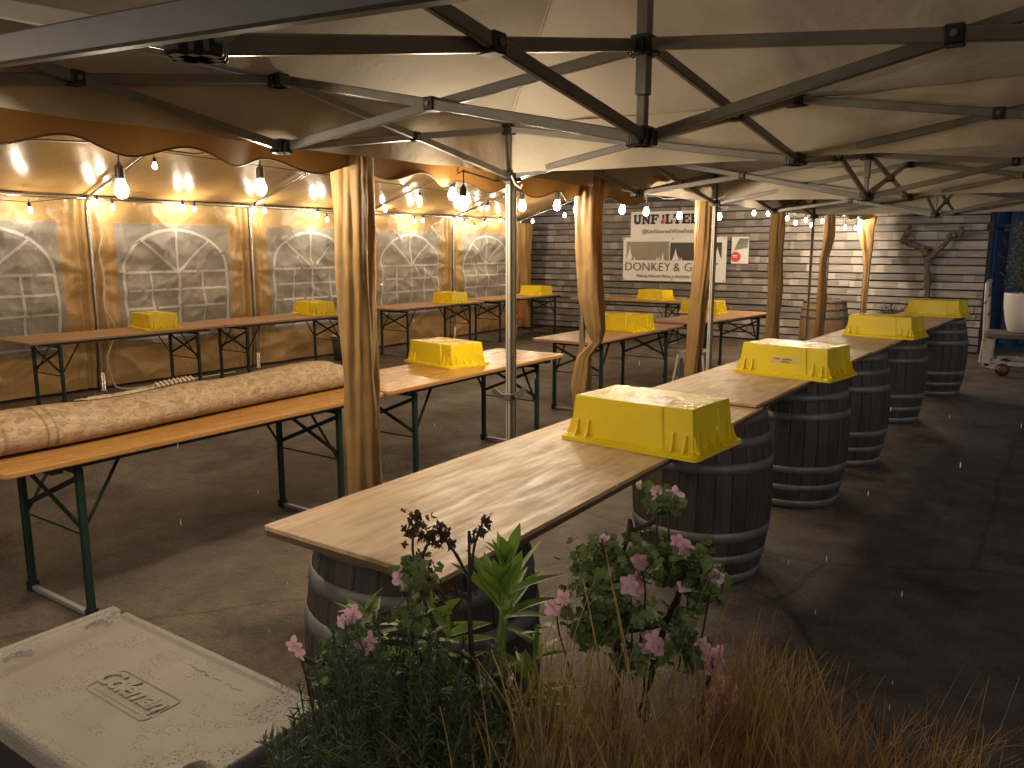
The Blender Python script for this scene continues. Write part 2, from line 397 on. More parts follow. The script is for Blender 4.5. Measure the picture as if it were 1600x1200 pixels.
def node_mat_rug():
    m = bpy.data.materials.new('faded_rug'); m.use_nodes = True
    N = m.node_tree.nodes; L = m.node_tree.links.new; p = N['Principled BSDF']
    tc = N.new('ShaderNodeUVMap'); 
    def vor(s, feat='F1'):
        v = N.new('ShaderNodeTexVoronoi'); v.inputs['Scale'].default_value = s; v.feature = feat; L(tc.outputs[0], v.inputs['Vector']); return v
    def ramp(src, st):
        r = N.new('ShaderNodeValToRGB'); e = r.color_ramp.elements
        e[0].position, e[0].color = st[0][0], (*st[0][1], 1); e[1].position, e[1].color = st[-1][0], (*st[-1][1], 1)
        for q, c in st[1:-1]: k = e.new(q); k.color = (*c, 1)
        L(src, r.inputs[0]); return r
    a = vor(30.); w = N.new('ShaderNodeMath'); w.operation = 'MULTIPLY'; w.inputs[1].default_value = 2.2; L(a.outputs['Distance'], w.inputs[0])
    f = N.new('ShaderNodeMath'); f.operation = 'FRACT'; L(w.outputs[0], f.inputs[0])
    base = ramp(f.outputs[0], [(0, (.37, .285, .19)), (.40, (.33, .25, .165)), (.50, (.275, .20, .14)), (.58, (.42, .335, .22)), (1, (.34, .26, .175))])
    b = vor(85); br = ramp(b.outputs['Distance'], [(.12, (.72, .62, .55)), (.30, (1, 1, 1)), (1, (1, 1, 1))])
    n = N.new('ShaderNodeTexNoise'); n.inputs['Scale'].default_value = 42; n.inputs['Detail'].default_value = 6; L(tc.outputs[0], n.inputs['Vector'])
    nr = ramp(n.outputs['Fac'], [(.38, (.80, .74, .69)), (.56, (1.05, 1.02, 1))])
    mu = N.new('ShaderNodeMixRGB'); mu.blend_type = 'MULTIPLY'; mu.inputs[0].default_value = .9; L(base.outputs[0], mu.inputs[1]); L(br.outputs[0], mu.inputs[2])
    mu2 = N.new('ShaderNodeMixRGB'); mu2.blend_type = 'MULTIPLY'; mu2.inputs[0].default_value = 1; L(mu.outputs[0], mu2.inputs[1]); L(nr.outputs[0], mu2.inputs[2])
    # woven border lines near the end of the rug
    sp = N.new('ShaderNodeSeparateXYZ'); L(tc.outputs[0], sp.inputs[0])
    bl = ramp(sp.outputs[0], [(0, (1, 1, 1))] + [(q, c) for x in (.075, .10, .17, .185, .25, .265) for q, c in ((x - .003, (1, 1, 1)), (x, (.42, .33, .28)), (x + .003, (1, 1, 1)))] + [(1, (1, 1, 1))])
    mu3 = N.new('ShaderNodeMixRGB'); mu3.blend_type = 'MULTIPLY'; mu3.inputs[0].default_value = .8; L(mu2.outputs[0], mu3.inputs[1]); L(bl.outputs[0], mu3.inputs[2])
    L(mu3.outputs[0], p.inputs['Base Color']); p.inputs['Roughness'].default_value = .95; p.inputs['Specular IOR Level'].default_value = .15
    bp = N.new('ShaderNodeBump'); bp.inputs['Strength'].default_value = .4; bp.inputs['Distance'].default_value = .006; L(n.outputs['Fac'], bp.inputs['Height']); L(bp.outputs[0], p.inputs['Normal'])
    return m
MT['rug'] = node_mat_rug()

def node_mat_pvc():
    m = bpy.data.materials.new('clear_pvc'); m.use_nodes = True
    N = m.node_tree.nodes; L = m.node_tree.links.new; N.remove(N['Principled BSDF'])
    tr = N.new('ShaderNodeBsdfTransparent'); tr.inputs[0].default_value = (.90, .89, .87, 1)
    gl = N.new('ShaderNodeBsdfGlossy'); gl.inputs['Roughness'].default_value = .11
    df = N.new('ShaderNodeBsdfDiffuse'); df.inputs[0].default_value = (.74, .70, .62, 1)
    g = N.new('ShaderNodeNewGeometry')
    mp = N.new('ShaderNodeMapping'); mp.inputs['Scale'].default_value = (1, 1.6, 3); mp.inputs['Rotation'].default_value = (.6, 0, 0); L(g.outputs['Position'], mp.inputs[0])
    n = N.new('ShaderNodeTexNoise'); n.inputs['Scale'].default_value = 4.5; n.inputs['Detail'].default_value = 5; n.inputs['Distortion'].default_value = 2.6; L(mp.outputs[0], n.inputs['Vector'])
    b = N.new('ShaderNodeBump'); b.inputs['Strength'].default_value = 1.; b.inputs['Distance'].default_value = .05; L(n.outputs['Fac'], b.inputs['Height'])
    L(b.outputs[0], gl.inputs['Normal'])
    fr = N.new('ShaderNodeFresnel'); fr.inputs['IOR'].default_value = 1.55; L(b.outputs[0], fr.inputs['Normal'])
    fm = N.new('ShaderNodeMath'); fm.operation = 'MULTIPLY_ADD'; fm.inputs[1].default_value = 1.4; fm.inputs[2].default_value = .05; fm.use_clamp = True; L(fr.outputs[0], fm.inputs[0])
    m1 = N.new('ShaderNodeMixShader'); L(fm.outputs[0], m1.inputs[0]); L(tr.outputs[0], m1.inputs[1]); L(gl.outputs[0], m1.inputs[2])
    m2 = N.new('ShaderNodeMixShader'); m2.inputs[0].default_value = .36; L(m1.outputs[0], m2.inputs[1]); L(df.outputs[0], m2.inputs[2])
    L(m2.outputs[0], N['Material Output'].inputs['Surface'])
    return m
MT['pvc'] = node_mat_pvc()

def node_mat_bulb():
    m = bpy.data.materials.new('lit_bulb'); m.use_nodes = True
    N = m.node_tree.nodes; L = m.node_tree.links.new; N.remove(N['Principled BSDF'])
    t = N.new('ShaderNodeBsdfTransparent'); e = N.new('ShaderNodeEmission')
    e.inputs[0].default_value = (1, .86, .62, 1); e.inputs[1].default_value = 14.
    a = N.new('ShaderNodeAddShader'); L(t.outputs[0], a.inputs[0]); L(e.outputs[0], a.inputs[1])
    L(a.outputs[0], N['Material Output'].inputs['Surface'])
    m.cycles.emission_sampling = 'NONE'
    return m
MT['bulb'] = node_mat_bulb()

# ================================================================== SETTING
g = MB()
g.grid(lambda u, v: (-60 + 120 * u, -40 + 120 * v, .006 * mnoise.noise(Vector((u * 60, v * 60, 0)))), 120, 120)
tag(g.build('pavement', MT['ground']), kind='structure')

# ------------------------------------------------------------------ pallet-board wall at the back
WY = 14.4
pw = empty('pallet_board_wall', (-5., WY, 0))
tag(pw, 'weathered grey pallet-board wall with the banners behind the tables', 'wall')
bk = MB(); bk.box((-.6, .10, 1.32), (9.5, .05, 2.64)); bk.build('backing', MT['ink'], pw)
unit = MB(); unit.box((0, 0, 0), (1, 1, 1)); ume = unit.mesh('board'); ume.materials.append(MT['board'])
rb = random.Random(3)
z = .02
while z < 2.52:
    h = rb.uniform(.105, .155)
    x = -5.3 - rb.uniform(0, .8)
    while x < 4.1:
        L_ = rb.choice((.45, 1.1, 1.2, 1.3, 1.9, 2.4)) * rb.uniform(.9, 1.1)
        x0, x1 = max(x, -5.3), min(x + L_, 4.1)
        if x1 - x0 > .06:
            o = obj('board', ume, pw)
            o.scale = (x1 - x0 - .005, .022, h - .024)
            o.location = ((x0 + x1) / 2, .045 - rb.uniform(0, .022), z + h / 2 + rb.uniform(-.003, .003))
            o.rotation_euler = (rb.uniform(-.10, .04), rb.uniform(-.005, .005), 0)
        x += L_
    z += h
# ------------------------------------------------------------------ concrete-block wall behind the tent windows
bw = empty('concrete_block_wall', (-9.75, 6.5, 0))
tag(bw, 'grey concrete-block wall seen through the clear tent windows', 'wall')
cb = MB(); cb.box((-.09, 0, 1.2), (.14, 17, 2.4)); cb.build('core', MT['mortar'], bw)
bu = MB(); bu.box((0, 0, 0), (.06, .45, .222)); bme = bu.mesh('block'); bme.materials.append(MT['block'])
for r_ in range(10):
    for k in range(29):
        y = -6.2 + k * .462 + (.231 if r_ % 2 else 0)
        o = obj('block', bme, bw); o.location = (0 + .002 * rb.random(), y + 1.5, .115 + r_ * .234)

# ------------------------------------------------------------------ blue shipping container on the right
ct = empty('shipping_container', (.9, 15.3, 0))
tag(ct, 'dark navy ribbed steel container beyond the end of the wall', 'container')
c = MB(); c.box((0, .6, 1.35), (3.9, 1.1, 2.7)); c.build('body', MT['navy'], ct)
for k in range(14):
    c = MB(); c.box((-1.8 + k * .28, .02, 1.35), (.11, .06, 2.5)); c.build('rib', MT['navy'], ct, .012)
c = MB(); c.box((0, .0, 2.02), (3.9, .03, .06)); c.build('rail', MT['navy'], ct)

# ================================================================== PARTY TENT
XL, XR, EZ = -9.2, -2.5, 2.22
XC, RZ = (XL + XR) / 2, 3.25
LP = [-1.9, .35, 2.6, 4.85, 7.06, 9.27, 11.5, 13.72]
RP = [-1.9, .35, 2.5, 4.53, 6.64, 8.83, 11.2, 13.74]
tent = empty('party_tent', (XC, 6, 0))
tag(tent, 'large tan party tent with arched clear windows and scalloped edge', 'tent')
T0 = Vector((XC, 6, 0))
def tl(p): return tuple(Vector(p) - T0)
def tn(p, s, a): return a * mnoise.noise(Vector(p) * s)
# roof slopes, sagging a little between the bows
for side in (0, 1):
    xe = XL if side == 0 else XR
    def roof(u, v, xe=xe):
        y = -2 + 15.8 * u
        x = XC + (xe - XC) * v
        zz = RZ + (EZ + .03 - RZ) * v
        k = (y - 4.85) / 2.23
        sag = .05 * math.sin(math.pi * (k - math.floor(k))) * math.sin(math.pi * min(1, v * 1.02))
        return tl((x, y, zz - sag + tn((x, y, 0), 1.7, .02)))
    m = MB(); m.grid(roof, 120, 30); m.build('roof', MT['tanroof'], tent)
# poles, rails, bows
def tube_part(name, pts, r, mt, parent=tent, n=10):
    m = MB(); m.tube([tl(p) for p in pts], r, n); return m.build(name, mt, parent)
for y in LP:
    tube_part('pole', [(XL + .06, y, 0), (XL + .06, y, EZ)], .02, MT['chrome'])
    m = MB(); m.lathe([(.0, .0), (.045, .0), (.045, .012), (.03, .016), (.03, .22), (.0, .22)], 14, tl((XL + .06, y, 0))); m.build('pole_foot', MT['chrome'], tent)
for y in RP:
    tube_part('pole', [(XR - .03, y, 0), (XR - .03, y, EZ)], .02, MT['chrome'])
for a, b in zip(LP[:-1], LP[1:]):
    tube_part('eave_rail', [(XL + .06, a, EZ), (XL + .06, b, EZ)], .019, MT['chrome'])
for a, b in zip(RP[:-1], RP[1:]):
    tube_part('eave_rail', [(XR - .03, a, EZ), (XR - .03, b, EZ)], .019, MT['chrome'])
for yl, yr in zip(LP, RP):
    tube_part('rafter', [(XL + .06, yl, EZ), (XC, (yl + yr) / 2, RZ - .07)], .02, MT['chrome'])
    tube_part('rafter', [(XC, (yl + yr) / 2, RZ - .07), (XR - .03, yr, EZ)], .02, MT['chrome'])
    tube_part('knee_brace', [(XL + .06, yl, EZ - .02), (XL + .42, yl + .02, EZ + .105)], .012, MT['chrome'])
tube_part('ridge_pole', [(XC, LP[0], RZ - .07), (XC, LP[-1], RZ - .07)], .02, MT['chrome'])
# ball ties that hold the sheet to the rail
for i, y in enumerate([3.2 + .55 * k for k in range(20)]):
    m = MB(); m.lathe([(0, -.012), (.011, -.004), (.011, .006), (0, .013)], 8, tl((XL + .085, y, EZ - .035))); m.build('ball_tie', MT['cord'], tent)
def crumple(u, v, k):
    r = 0.
    for f, am in ((3., .030), (7., .014), (15., .006)):
        r += am * ((1 - abs(mnoise.noise(Vector((u * f + k * 7.3, (v + u * .6 * math.sin(k)) * f, k))))) ** 5 - .4)
    return r * math.sin(math.pi * u) ** .5 * math.sin(math.pi * v) ** .5
# left wall: a sheet per bay with an arched clear window
def wall_x(y, zz, p0, p1):
    e = min(abs(y - p0), abs(y - p1))
    pleat = .045 * math.exp(-(e / .16) ** 2) * math.sin(e * 60)
    w = tn((0, y * 1.1, zz * 1.6), 2.1, .05) + tn((3, y * .8 + zz, zz - y * .5), 4.3, .022)
    rid = lambda q: (1 - abs(mnoise.noise(q))) ** 6
    w += .030 * (rid(Vector((1.7, y * 1.5 + zz * .9, zz * 1.1 - y * .4))) - .35) + .016 * (rid(Vector((8.2, y * 3.1 - zz * 2.3, zz * 2.6 + y))) - .35)
    ang = math.atan2(zz - 1.35, e + .02)
    w += .009 * math.sin(ang * 13 + p0) * math.exp(-((e * e + (zz - 1.35) ** 2) / .16)) * min(1, e * 8)
    flare = -.10 * max(0, (.9 - zz)) ** 1.2
    return XL + w * min(1, e * 3 + .25) + pleat + flare
for a, b in zip(LP[1:-1], LP[2:]):
    Y0, Y1 = a + .012, b - .012
    wy0, wy1, wz0, wz1 = a + .345, b - .345, .52, 1.925
    def wfn(u, v, Y0=Y0, Y1=Y1, a=a, b=b):
        y, zz = Y0 + (Y1 - Y0) * u, .03 + (EZ - .02) * v
        return tl((wall_x(y, zz, a, b), y, zz))
    nu, nv = 104, 100
    def keep(u, v, Y0=Y0, Y1=Y1, q=(wy0, wy1, wz0, wz1)):
        y, zz = Y0 + (Y1 - Y0) * u, .03 + (EZ - .02) * v
        return not (q[0] < y < q[1] and q[2] < zz < q[3])
    m = MB(); m.grid(wfn, nu, nv, keep=keep)
    wp = m.build('wall_panel', MT['tan'], tent)
    def P(y, zz, off=0., a=a, b=b): return tl((wall_x(y, zz, a, b) + off, y, zz))
    m = MB(); m.grid(lambda u, v: P(wy0 - .03 + (wy1 - wy0 + .06) * u, wz0 - .03 + (wz1 - wz0 + .06) * v, .006 + crumple(u, v, a)), 110, 100)
    m.build('window', MT['pvc'], wp)
    def strip(pts, w, parent=wp, a=a, wy0=wy0, wy1=wy1):
        m = MB(); vs = []
        for i, (y, zz) in enumerate(pts):
            p, q = pts[max(i - 1, 0)], pts[min(i + 1, len(pts) - 1)]
            dy, dz = q[0] - p[0], q[1] - p[1]; l = math.hypot(dy, dz) or 1
            ny, nz = -dz / l * w / 2, dy / l * w / 2
            vs += [P(y - ny, zz - nz, .010 + crumple((y - ny - wy0 + .03) / (wy1 - wy0 + .06), (zz - nz - wz0 + .03) / (wz1 - wz0 + .06), a)), P(y + ny, zz + nz, .010 + crumple((y + ny - wy0 + .03) / (wy1 - wy0 + .06), (zz + nz - wz0 + .03) / (wz1 - wz0 + .06), a))]
        m.add(vs, [(2 * i, 2 * i + 1, 2 * i + 3, 2 * i + 2) for i in range(len(pts) - 1)], True)
        m.build('muntin', MT['muntin'], parent)
    wm, hw = (wy0 + wy1) / 2, (wy1 - wy0) / 2 - .05
    spr = 1.37; rise = wz1 - .035 - spr
    def line(y0, z0, y1, z1, n=16): return [(y0 + (y1 - y0) * k / n, z0 + (z1 - z0) * k / n) for k in range(n + 1)]
    strip([(wm + hw * math.cos(math.pi * k / 32), spr + rise * math.sin(math.pi * k / 32)) for k in range(33)], .036)
    strip(line(wm - hw, spr, wm + hw, spr), .03)
    strip(line(wm, spr, wm, wz1 - .05), .03)
    for sgn in (-1, 1):
        strip(line(wm, spr, wm + sgn * hw * .66, spr + rise * .75), .03)
        strip(line(wm + sgn * hw, spr, wm + sgn * hw, wz0 + .06), .034)
        strip(line(wm + sgn * hw * .5, spr, wm + sgn * hw * .5, wz0 + .06), .026)
    strip(line(wm, spr, wm, wz0 + .06), .03)
    for zz in (1.15, .93, .71, .56): strip(line(wm - hw, zz, wm + hw, zz), .028)
# scalloped valances
def valance(xx, y0, y1, name='valance'):
    def f(u, v):
        y = y0 + (y1 - y0) * u
        zb = 1.975 + .022 * math.cos(2 * math.pi * (y - .07) / .40) + .02 * mnoise.noise(Vector((y * .6, 2, 0)))
        zz = EZ + .03 + (zb - EZ - .03) * v
        return tl((xx + .035 * v * math.sin(y * 5.1) + .02 * v * math.sin(y * 11 + 1) + tn((y, zz, 0), 3, .012), y, zz))
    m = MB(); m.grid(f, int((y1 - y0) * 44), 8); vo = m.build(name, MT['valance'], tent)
    h = MB(); n = int((y1 - y0) * 44)
    h.tube([f(k / n, 1.) for k in range(n + 1)], .0035, 5); h.build('hem', MT['rust'], vo)
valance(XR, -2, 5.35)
# the far part of that valance is rolled up and tied
m = MB(); rr = random.Random(8)
def crum(u, v):
    y = 5.35 + 8.5 * u; t = 2 * math.pi * v
    r = .05 + .035 * mnoise.noise(Vector((y * 5, math.cos(t) * 1.5, math.sin(t) * 1.5)))
    return tl((XR + r * math.cos(t) * 1.2, y, 2.15 + r * math.sin(t) + .025 * math.sin(y * 7)))
m.grid(crum, 280, 14); m.build('rolled_valance', MT['tan'], tent)
def endroll(u, v):
    x = XL + (XR - XL) * u; t = 2 * math.pi * v
    r = .045 + .03 * mnoise.noise(Vector((x * 5, math.cos(t) * 1.5, math.sin(t) * 1.5)))
    return tl((x, 13.78 + r * math.cos(t), EZ - .04 + (RZ - EZ) * (1 - abs(x - XC) / (XR - XC)) + r * math.sin(t)))
# gathered side curtains tied round the right-hand poles
def curtain(path, rad, seed, lob=6):
    """path: list of (x, y, z) from top to bottom, rad the mean radius there"""
    n = len(path) - 1
    def f(u, v):
        s = v * n; i = min(int(s), n - 1); k = s - i; k = k * k * (3 - 2 * k)
        p = Vector(path[i]).lerp(Vector(path[i + 1]), k); r = rad[i] + (rad[i + 1] - rad[i]) * k
        t = 2 * math.pi * u
        fold = .13 * math.sin((lob - 2) * t + seed + p.z * 1.6) + .05 * math.sin((lob + 4) * t + seed * 2 - p.z * 4) + .22 * mnoise.noise(Vector((math.cos(t) * 1.6, math.sin(t) * 1.6, p.z * 3.2 + seed))) + .06 * mnoise.noise(Vector((math.cos(t) * 5, math.sin(t) * 5, p.z * 9 + seed)))
        r *= 1 + fold
        return tl((p.x + r * math.cos(t), p.y + r * math.sin(t), p.z))
    m = MB(); m.grid(f, 84, 60); return m.build('gathered_curtain', MT['curtain'], tent)
x = XR - .03
curtain([(x, 2.5, 2.15), (x, 2.5, 1.7), (x + .01, 2.49, 1.1), (x + .015, 2.5, .5), (x, 2.5, .04)], [.078, .075, .073, .078, .085], 1.)
curtain([(x + .03, 4.53, 2.15), (x + .03, 4.53, 1.8), (x + .06, 4.53, 1.35), (x + .09, 4.55, 1.13), (x + .10, 4.55, 1.06), (x + .02, 4.53, .96), (x - .01, 4.53, .75), (x + .03, 4.53, .4), (x, 4.53, .04)], [.08, .08, .072, .055, .034, .045, .07, .06, .08], 2.3, 6)
curtain([(x, 6.64, 2.15), (x, 6.64, 1.6), (x - .02, 6.6, 1.0), (x - .05, 6.6, .4), (x - .05, 6.6, .04)], [.075, .07, .065, .065, .075], 4.1)
curtain([(x, 8.83, 2.15), (x - .01, 8.83, 1.8), (x, 8.83, 1.2), (x, 8.83, .04)], [.06, .075, .066, .07], 5.)
curtain([(x, 11.2, 2.15), (x, 11.2, 1.8), (x - .05, 11.2, 1.5), (x - .04, 11.2, 1.), (x - .06, 11.2, .04)], [.07, .07, .045, .055, .06], 6.2)
curtain([(x, 13.74, 2.16), (x - .02, 13.74, 2.0), (x + .03, 13.74, 1.6), (x + .04, 13.74, 1.3), (x + .02, 13.74, .04)], [.12, .12, .075, .045, .05], 7.7)
curtain([(XL + .12, 13.78, 2.16), (XL + .12, 13.78, 1.2), (XL + .14, 13.76, .7), (XL + .1, 13.78, .05)], [.13, .11, .10, .16], 9.)

# ================================================================== POP-UP CANOPIES
def bracket(mb, p, s=.05):
    mb.box(p, (s, s, s * .95))
def popup(y0, y1, label, clamp=False):
    x0, x1 = -2.40, .50
    xm, ym = (x0 + x1) / 2, (y0 + y1) / 2
    root = empty('popup_canopy', (xm, ym, 0)); T = Vector((xm, ym, 0))
    tag(root, label, 'canopy', 'pop-up canopies in a row over the bar')
    def L(p): return Vector(p) - T
    ZT, ZB, CT, CB, PK = 2.262, 2.03, 2.185, 1.955, 3.05
    # fabric roof with a hanging skirt
    corners = [(x0 - .03, y0 - .03), (x1 + .03, y0 - .03), (x1 + .03, y1 + .03), (x0 - .03, y1 + .03)]
    for i in range(4):
        a, b = corners[i], corners[(i + 1) % 4]
        def roof(u, v, a=a, b=b):
            ex, ey = a[0] + (b[0] - a[0]) * u, a[1] + (b[1] - a[1]) * u
            w = 1 - v
            x, y = xm + (ex - xm) * w, ym + (ey - ym) * w
            zz = ZT + .03 + (PK - ZT - .03) * v
            zz -= .07 * math.sin(math.pi * v) * (1 - .6 * abs(2 * u - 1)) + .03 * math.sin(math.pi * u) * w
            zz += .014 * mnoise.noise(Vector((x * 2.2, y * 2.2, 5))) + .01 * mnoise.noise(Vector((x * 6, y * 3, 9)))
            return L((x, y, zz))
        m = MB(); m.grid(roof, 36, 30); cpn = m.build('canopy_panel', MT['canvas'], root)
        m = MB(); m.tube([roof(0., k / 24) - Vector((0, 0, .004)) for k in range(24)], .006, 5); m.build('seam', MT['canvas'], cpn)
        nx, ny = (b[1] - a[1]), -(b[0] - a[0]); l = math.hypot(nx, ny)
        def skirt(u, v, a=a, b=b, nx=nx / l, ny=ny / l):
            ex, ey = a[0] + (b[0] - a[0]) * u, a[1] + (b[1] - a[1]) * u
            w = .012 * math.sin(u * 37) * v + .02 * v * mnoise.noise(Vector((ex * 2, ey * 2, 3)))
            zz = ZT + .03 - .03 * math.sin(math.pi * u) - (.245 - .02 * math.sin(math.pi * u)) * v + .008 * mnoise.noise(Vector((ex * 3, ey * 3, 1))) * v
            return L((ex + nx * w, ey + ny * w, zz))
        m = MB(); m.grid(skirt, 60, 6); m.build('skirt', MT['canvas'], root)
    nodes = {}
    for i, xx in enumerate((x0, xm, x1)):
        for j, yy in enumerate((y0, ym, y1)):
            c = (i == 1 and j == 1)
            nodes[i, j] = (Vector((xx, yy, CT if c else ZT)), Vector((xx, yy, CB if c else ZB)))
    if clamp: nodes[1, 0] = (Vector((-1.0, .70, 2.17)), Vector((-1.0, .70, 1.94)))
    def scissor(p, q):
        (pt, pb), (qt, qb) = nodes[p], nodes[q]
        d = (qt - pt); d.z = 0; d.normalize(); sd = Vector((-d.y, d.x, 0))
        for k, (a, b) in enumerate(((pt, qb), (pb, qt))):
            o = sd * (.011 if k else -.011)
            m = MB(); m.bar(L(a + d * .02 + o), L(b - d * .02 + o), .018, .031); br = m.build('truss_bar', MT['alu'], root, .003, 1)
        mid = (pt + pb + qt + qb) / 4
        m = MB(); m.bar(L(mid - sd * .026), L(mid + sd * .026), .042, .042); pv = m.build('pivot_block', MT['black'], root, .004, 1)
        m = MB(); m.tube([L(mid - sd * .031), L(mid + sd * .031)], .008, 8); m.build('bolt', MT['alu'], pv)
    for p, q in (((0, 0), (0, 1)), ((0, 1), (0, 2)), ((0, 2), (1, 2)), ((1, 2), (2, 2)), ((2, 2), (2, 1)), ((2, 1), (2, 0)), ((2, 0), (1, 0)), ((1, 0), (0, 0)),
                 ((1, 1), (0, 1)), ((1, 1), (1, 2)), ((1, 1), (2, 1)), ((1, 1), (1, 0))):
        scissor(p, q)
    for (i, j), (t, b) in nodes.items():
        for pp in (t, b):
            m = MB(); m.box(L(pp), (.058, .058, .05)); m.box(L(pp + Vector((0, 0, -.005))), (.085, .03, .04)); m.box(L(pp + Vector((0, 0, -.005))), (.03, .085, .04))
            m.build('bracket', MT['black'], root, .004, 1)
    # centre mast
    m = MB(); m.box(L((xm, ym, (CB + 2.06) / 2)), (.026, .026, 2.06 - CB)); m.box(L((xm, ym, (2.06 + PK) / 2)), (.034, .034, PK - 2.06)); m.build('mast', MT['alu'], root, .003, 1)
    # legs: outer tube above, white inner tube below
    for xx, yy in ((x0, y0), (x0, y1), (x1, y0), (x1, y1)):
        m = MB(); m.box(L((xx, yy, 1.0)), (.027, .027, 1.98)); lg = m.build('leg', MT['whitealu'], root, .005, 2)
        m = MB(); m.box(L((xx, yy, 2.14)), (.031, .031, .30)); m.build('leg_sleeve', MT['alu'], lg, .004, 1)
        m = MB(); m.box(L((xx, yy, .006)), (.09, .09, .012)); m.build('foot_plate', MT['alu'], lg)
        for s in (-1, 1):
            m = MB(); m.box(L((xx + s * .0135, yy, 1.0)), (.002, .006, 1.96)); m.build('groove', MT['grey'], lg)
            m = MB(); m.box(L((xx, yy + s * .0135, 1.0)), (.006, .002, 1.96)); m.build('groove', MT['grey'], lg)
    if clamp:
        m = MB(); m.bar(L((x0, .50, 1.976)), L((x1, .50, 1.811)), .018, .036); m.build('front_crossbar', MT['shadebar'], root, .003, 1)
        m = MB(); m.box(L((x0, y1, .86)), (.050, .050, .035)); m.bar(L((x0 - .03, y1 - .03, .862)), L((x0 - .075, y1 - .045, .90)), .012, .03); m.bar(L((x0 + .03, y1 + .01, .862)), L((x0 + .085, y1 + .03, .905)), .012, .035)
        m.build('clamp', MT['hoop'], root, .003, 1)
        m = MB(); m.tube([L((x0 + .03, y1 - .02, 2.03)), L((x0 + .055, y1 - .02, 1.985)), L((x0 + .085, y1 - .015, 1.965)), L((x0 + .09, y1 - .01, 1.985))], .006, 6); m.build('hook', MT['whitealu'], root)
    return root
popup(.53, 3.49, 'beige pop-up canopy nearest the camera, its white leg beside the plywood bar', True)
popup(3.53, 6.52, 'beige pop-up canopy in the middle of the row over the bar')
popup(6.56, 9.80, 'beige pop-up canopy farthest along the bar, next to the board wall')

# ================================================================== STRING LIGHTS
BPROF = [(0, -.098), (.012, -.096), (.023, -.086), (.0295, -.070), (.030, -.058), (.026, -.042), (.019, -.026), (.0165, -.014), (.016, 0)]
bm_ = MB(); bm_.lathe(BPROF, 16); BULB_ME = bm_.mesh('bulb'); BULB_ME.materials.append(MT['bulb'])
sm_ = MB(); sm_.lathe([(0, .062), (.006, .062), (.009, .05), (.018, .044), (.0205, .03), (.0205, -.004), (.0215, -.012), (.017, -.014)], 14); SOCK_ME = sm_.mesh('socket'); SOCK_ME.materials.append(MT['black'])
pl = bpy.data.lights.new('bulb_light', 'POINT'); pl.energy = BULB_W; pl.color = (1., .835, .61); pl.shadow_soft_size = .028
def string_lights(label, wire, bulbs, drop=.05, scale=.78, power=1.):
    """wire: cable points; bulbs: (x, y, z) of the middle of each lit bulb"""
    root = empty('string_lights', wire[0]); T = Vector(wire[0])
    tag(root, label, 'string lights', 'festoon lights in the tent')
    lt = pl.copy(); lt.energy = BULB_W * power
    m = MB(); m.tube([Vector(p) - T for p in wire], .0045, 6); m.build('cable', MT['wire'], root)
    for b in bulbs:
        p = Vector(b) - T
        sk = obj('socket', SOCK_ME, root); sk.location = p + Vector((0, 0, .06)); sk.scale = (scale,) * 3
        sk.rotation_euler = (rr.uniform(-.08, .08), rr.uniform(-.08, .08), 0)
        obj('bulb', BULB_ME, sk)
        m = MB(); m.tube([(0, 0, .055), (.004, 0, .09), (0, .003, .06 + drop + .03)], .004, 5); m.build('drop_wire', MT['wire'], sk)
        lo = bpy.data.objects.new('bulb_light', lt); COL.objects.link(lo); lo.parent = root; lo.location = p
    return root
near = [(-2.36, -1.4, 1.89), (-2.35, -.7, 1.89), (-2.36, 0.0, 1.88), (-2.70, .85, 1.86)]
def on_x(px, py, X):
    r = ray(px, py); return Vector((0, 0, CAM_H)) + r * (X / r.x)
near += [tuple(on_x(px, py, X)) for px, py, X in ((190, 303, -2.72), (408, 299, -2.72), (708, 308, -2.72))] + [tuple(on_x(px, py, X)) for px, py, X in ((724, 324, -2.37), (816, 326, -2.62), (871, 325, -2.66), (901, 331, -2.66), (973, 331, -2.72), (1010, 334, -2.74), (1062, 340, -2.76), (1124, 341, -2.72))]
near_w = []
for a, b in zip(near[:-1], near[1:]):
    a, b = Vector(a), Vector(b); near_w += [a + Vector((0, 0, .17)), (a + b) / 2 + Vector((0, 0, .14))]
near_w.append(Vector(near[-1]) + Vector((0, 0, .17)))
string_lights('festoon string of large bulbs hanging under the scalloped valance', near_w, near, .06)
left = [(-8.95, -1., 2.1), (-8.95, .6, 2.12), (-8.95, 2.2, 2.1)] + [tuple(on_x(px, py, -8.98)) for px, py in ((47, 331), (152, 320), (176, 326), (286, 327), (304, 329), (398, 329), (414, 331), (497, 337), (511, 345), (602, 330), (648, 347), (661, 346), (719, 345), (726, 351), (742, 357), (757, 351), (782, 346), (800, 344))]
string_lights('festoon string along the tent wall above the arched windows', [Vector(p) + Vector((0, 0, .10)) for p in left], left, .0, power=.30)
mid = []
for px, py, X in ((242, 262, -7.4), (656, 312, -7.2), (762, 327, -6.9), (832, 347, -8.0), (882, 338, -6.2)):
    mid.append(tuple(on_x(px, py, X)))
string_lights('festoon string of small bulbs hanging from the sloping tent roof', [Vector(p) + Vector((0, 0, .16)) for p in mid], mid, .05, power=1.)
def on_y(px, py, Y):
    r = ray(px, py); return Vector((0, 0, CAM_H)) + r * (Y / r.y)
far = [tuple(on_y(px, py, Y)) for px, py, Y in ((1178, 335, 10.5), (1200, 336, 11.), (1230, 343, 11.6), (1243, 350, 12.), (1245, 329, 12.3), (1259, 346, 12.7), (1268, 353, 13.), (1285, 347, 13.2), (1293, 330, 13.3), (1300, 353, 13.4), (1320, 357, 13.55), (1337, 358, 13.65), (1347, 343, 13.7))]
string_lights('festoon string bunched at the far corner in front of the board wall', [Vector(p) + Vector((0, 0, .13)) for p in far], far, .03, power=.95)

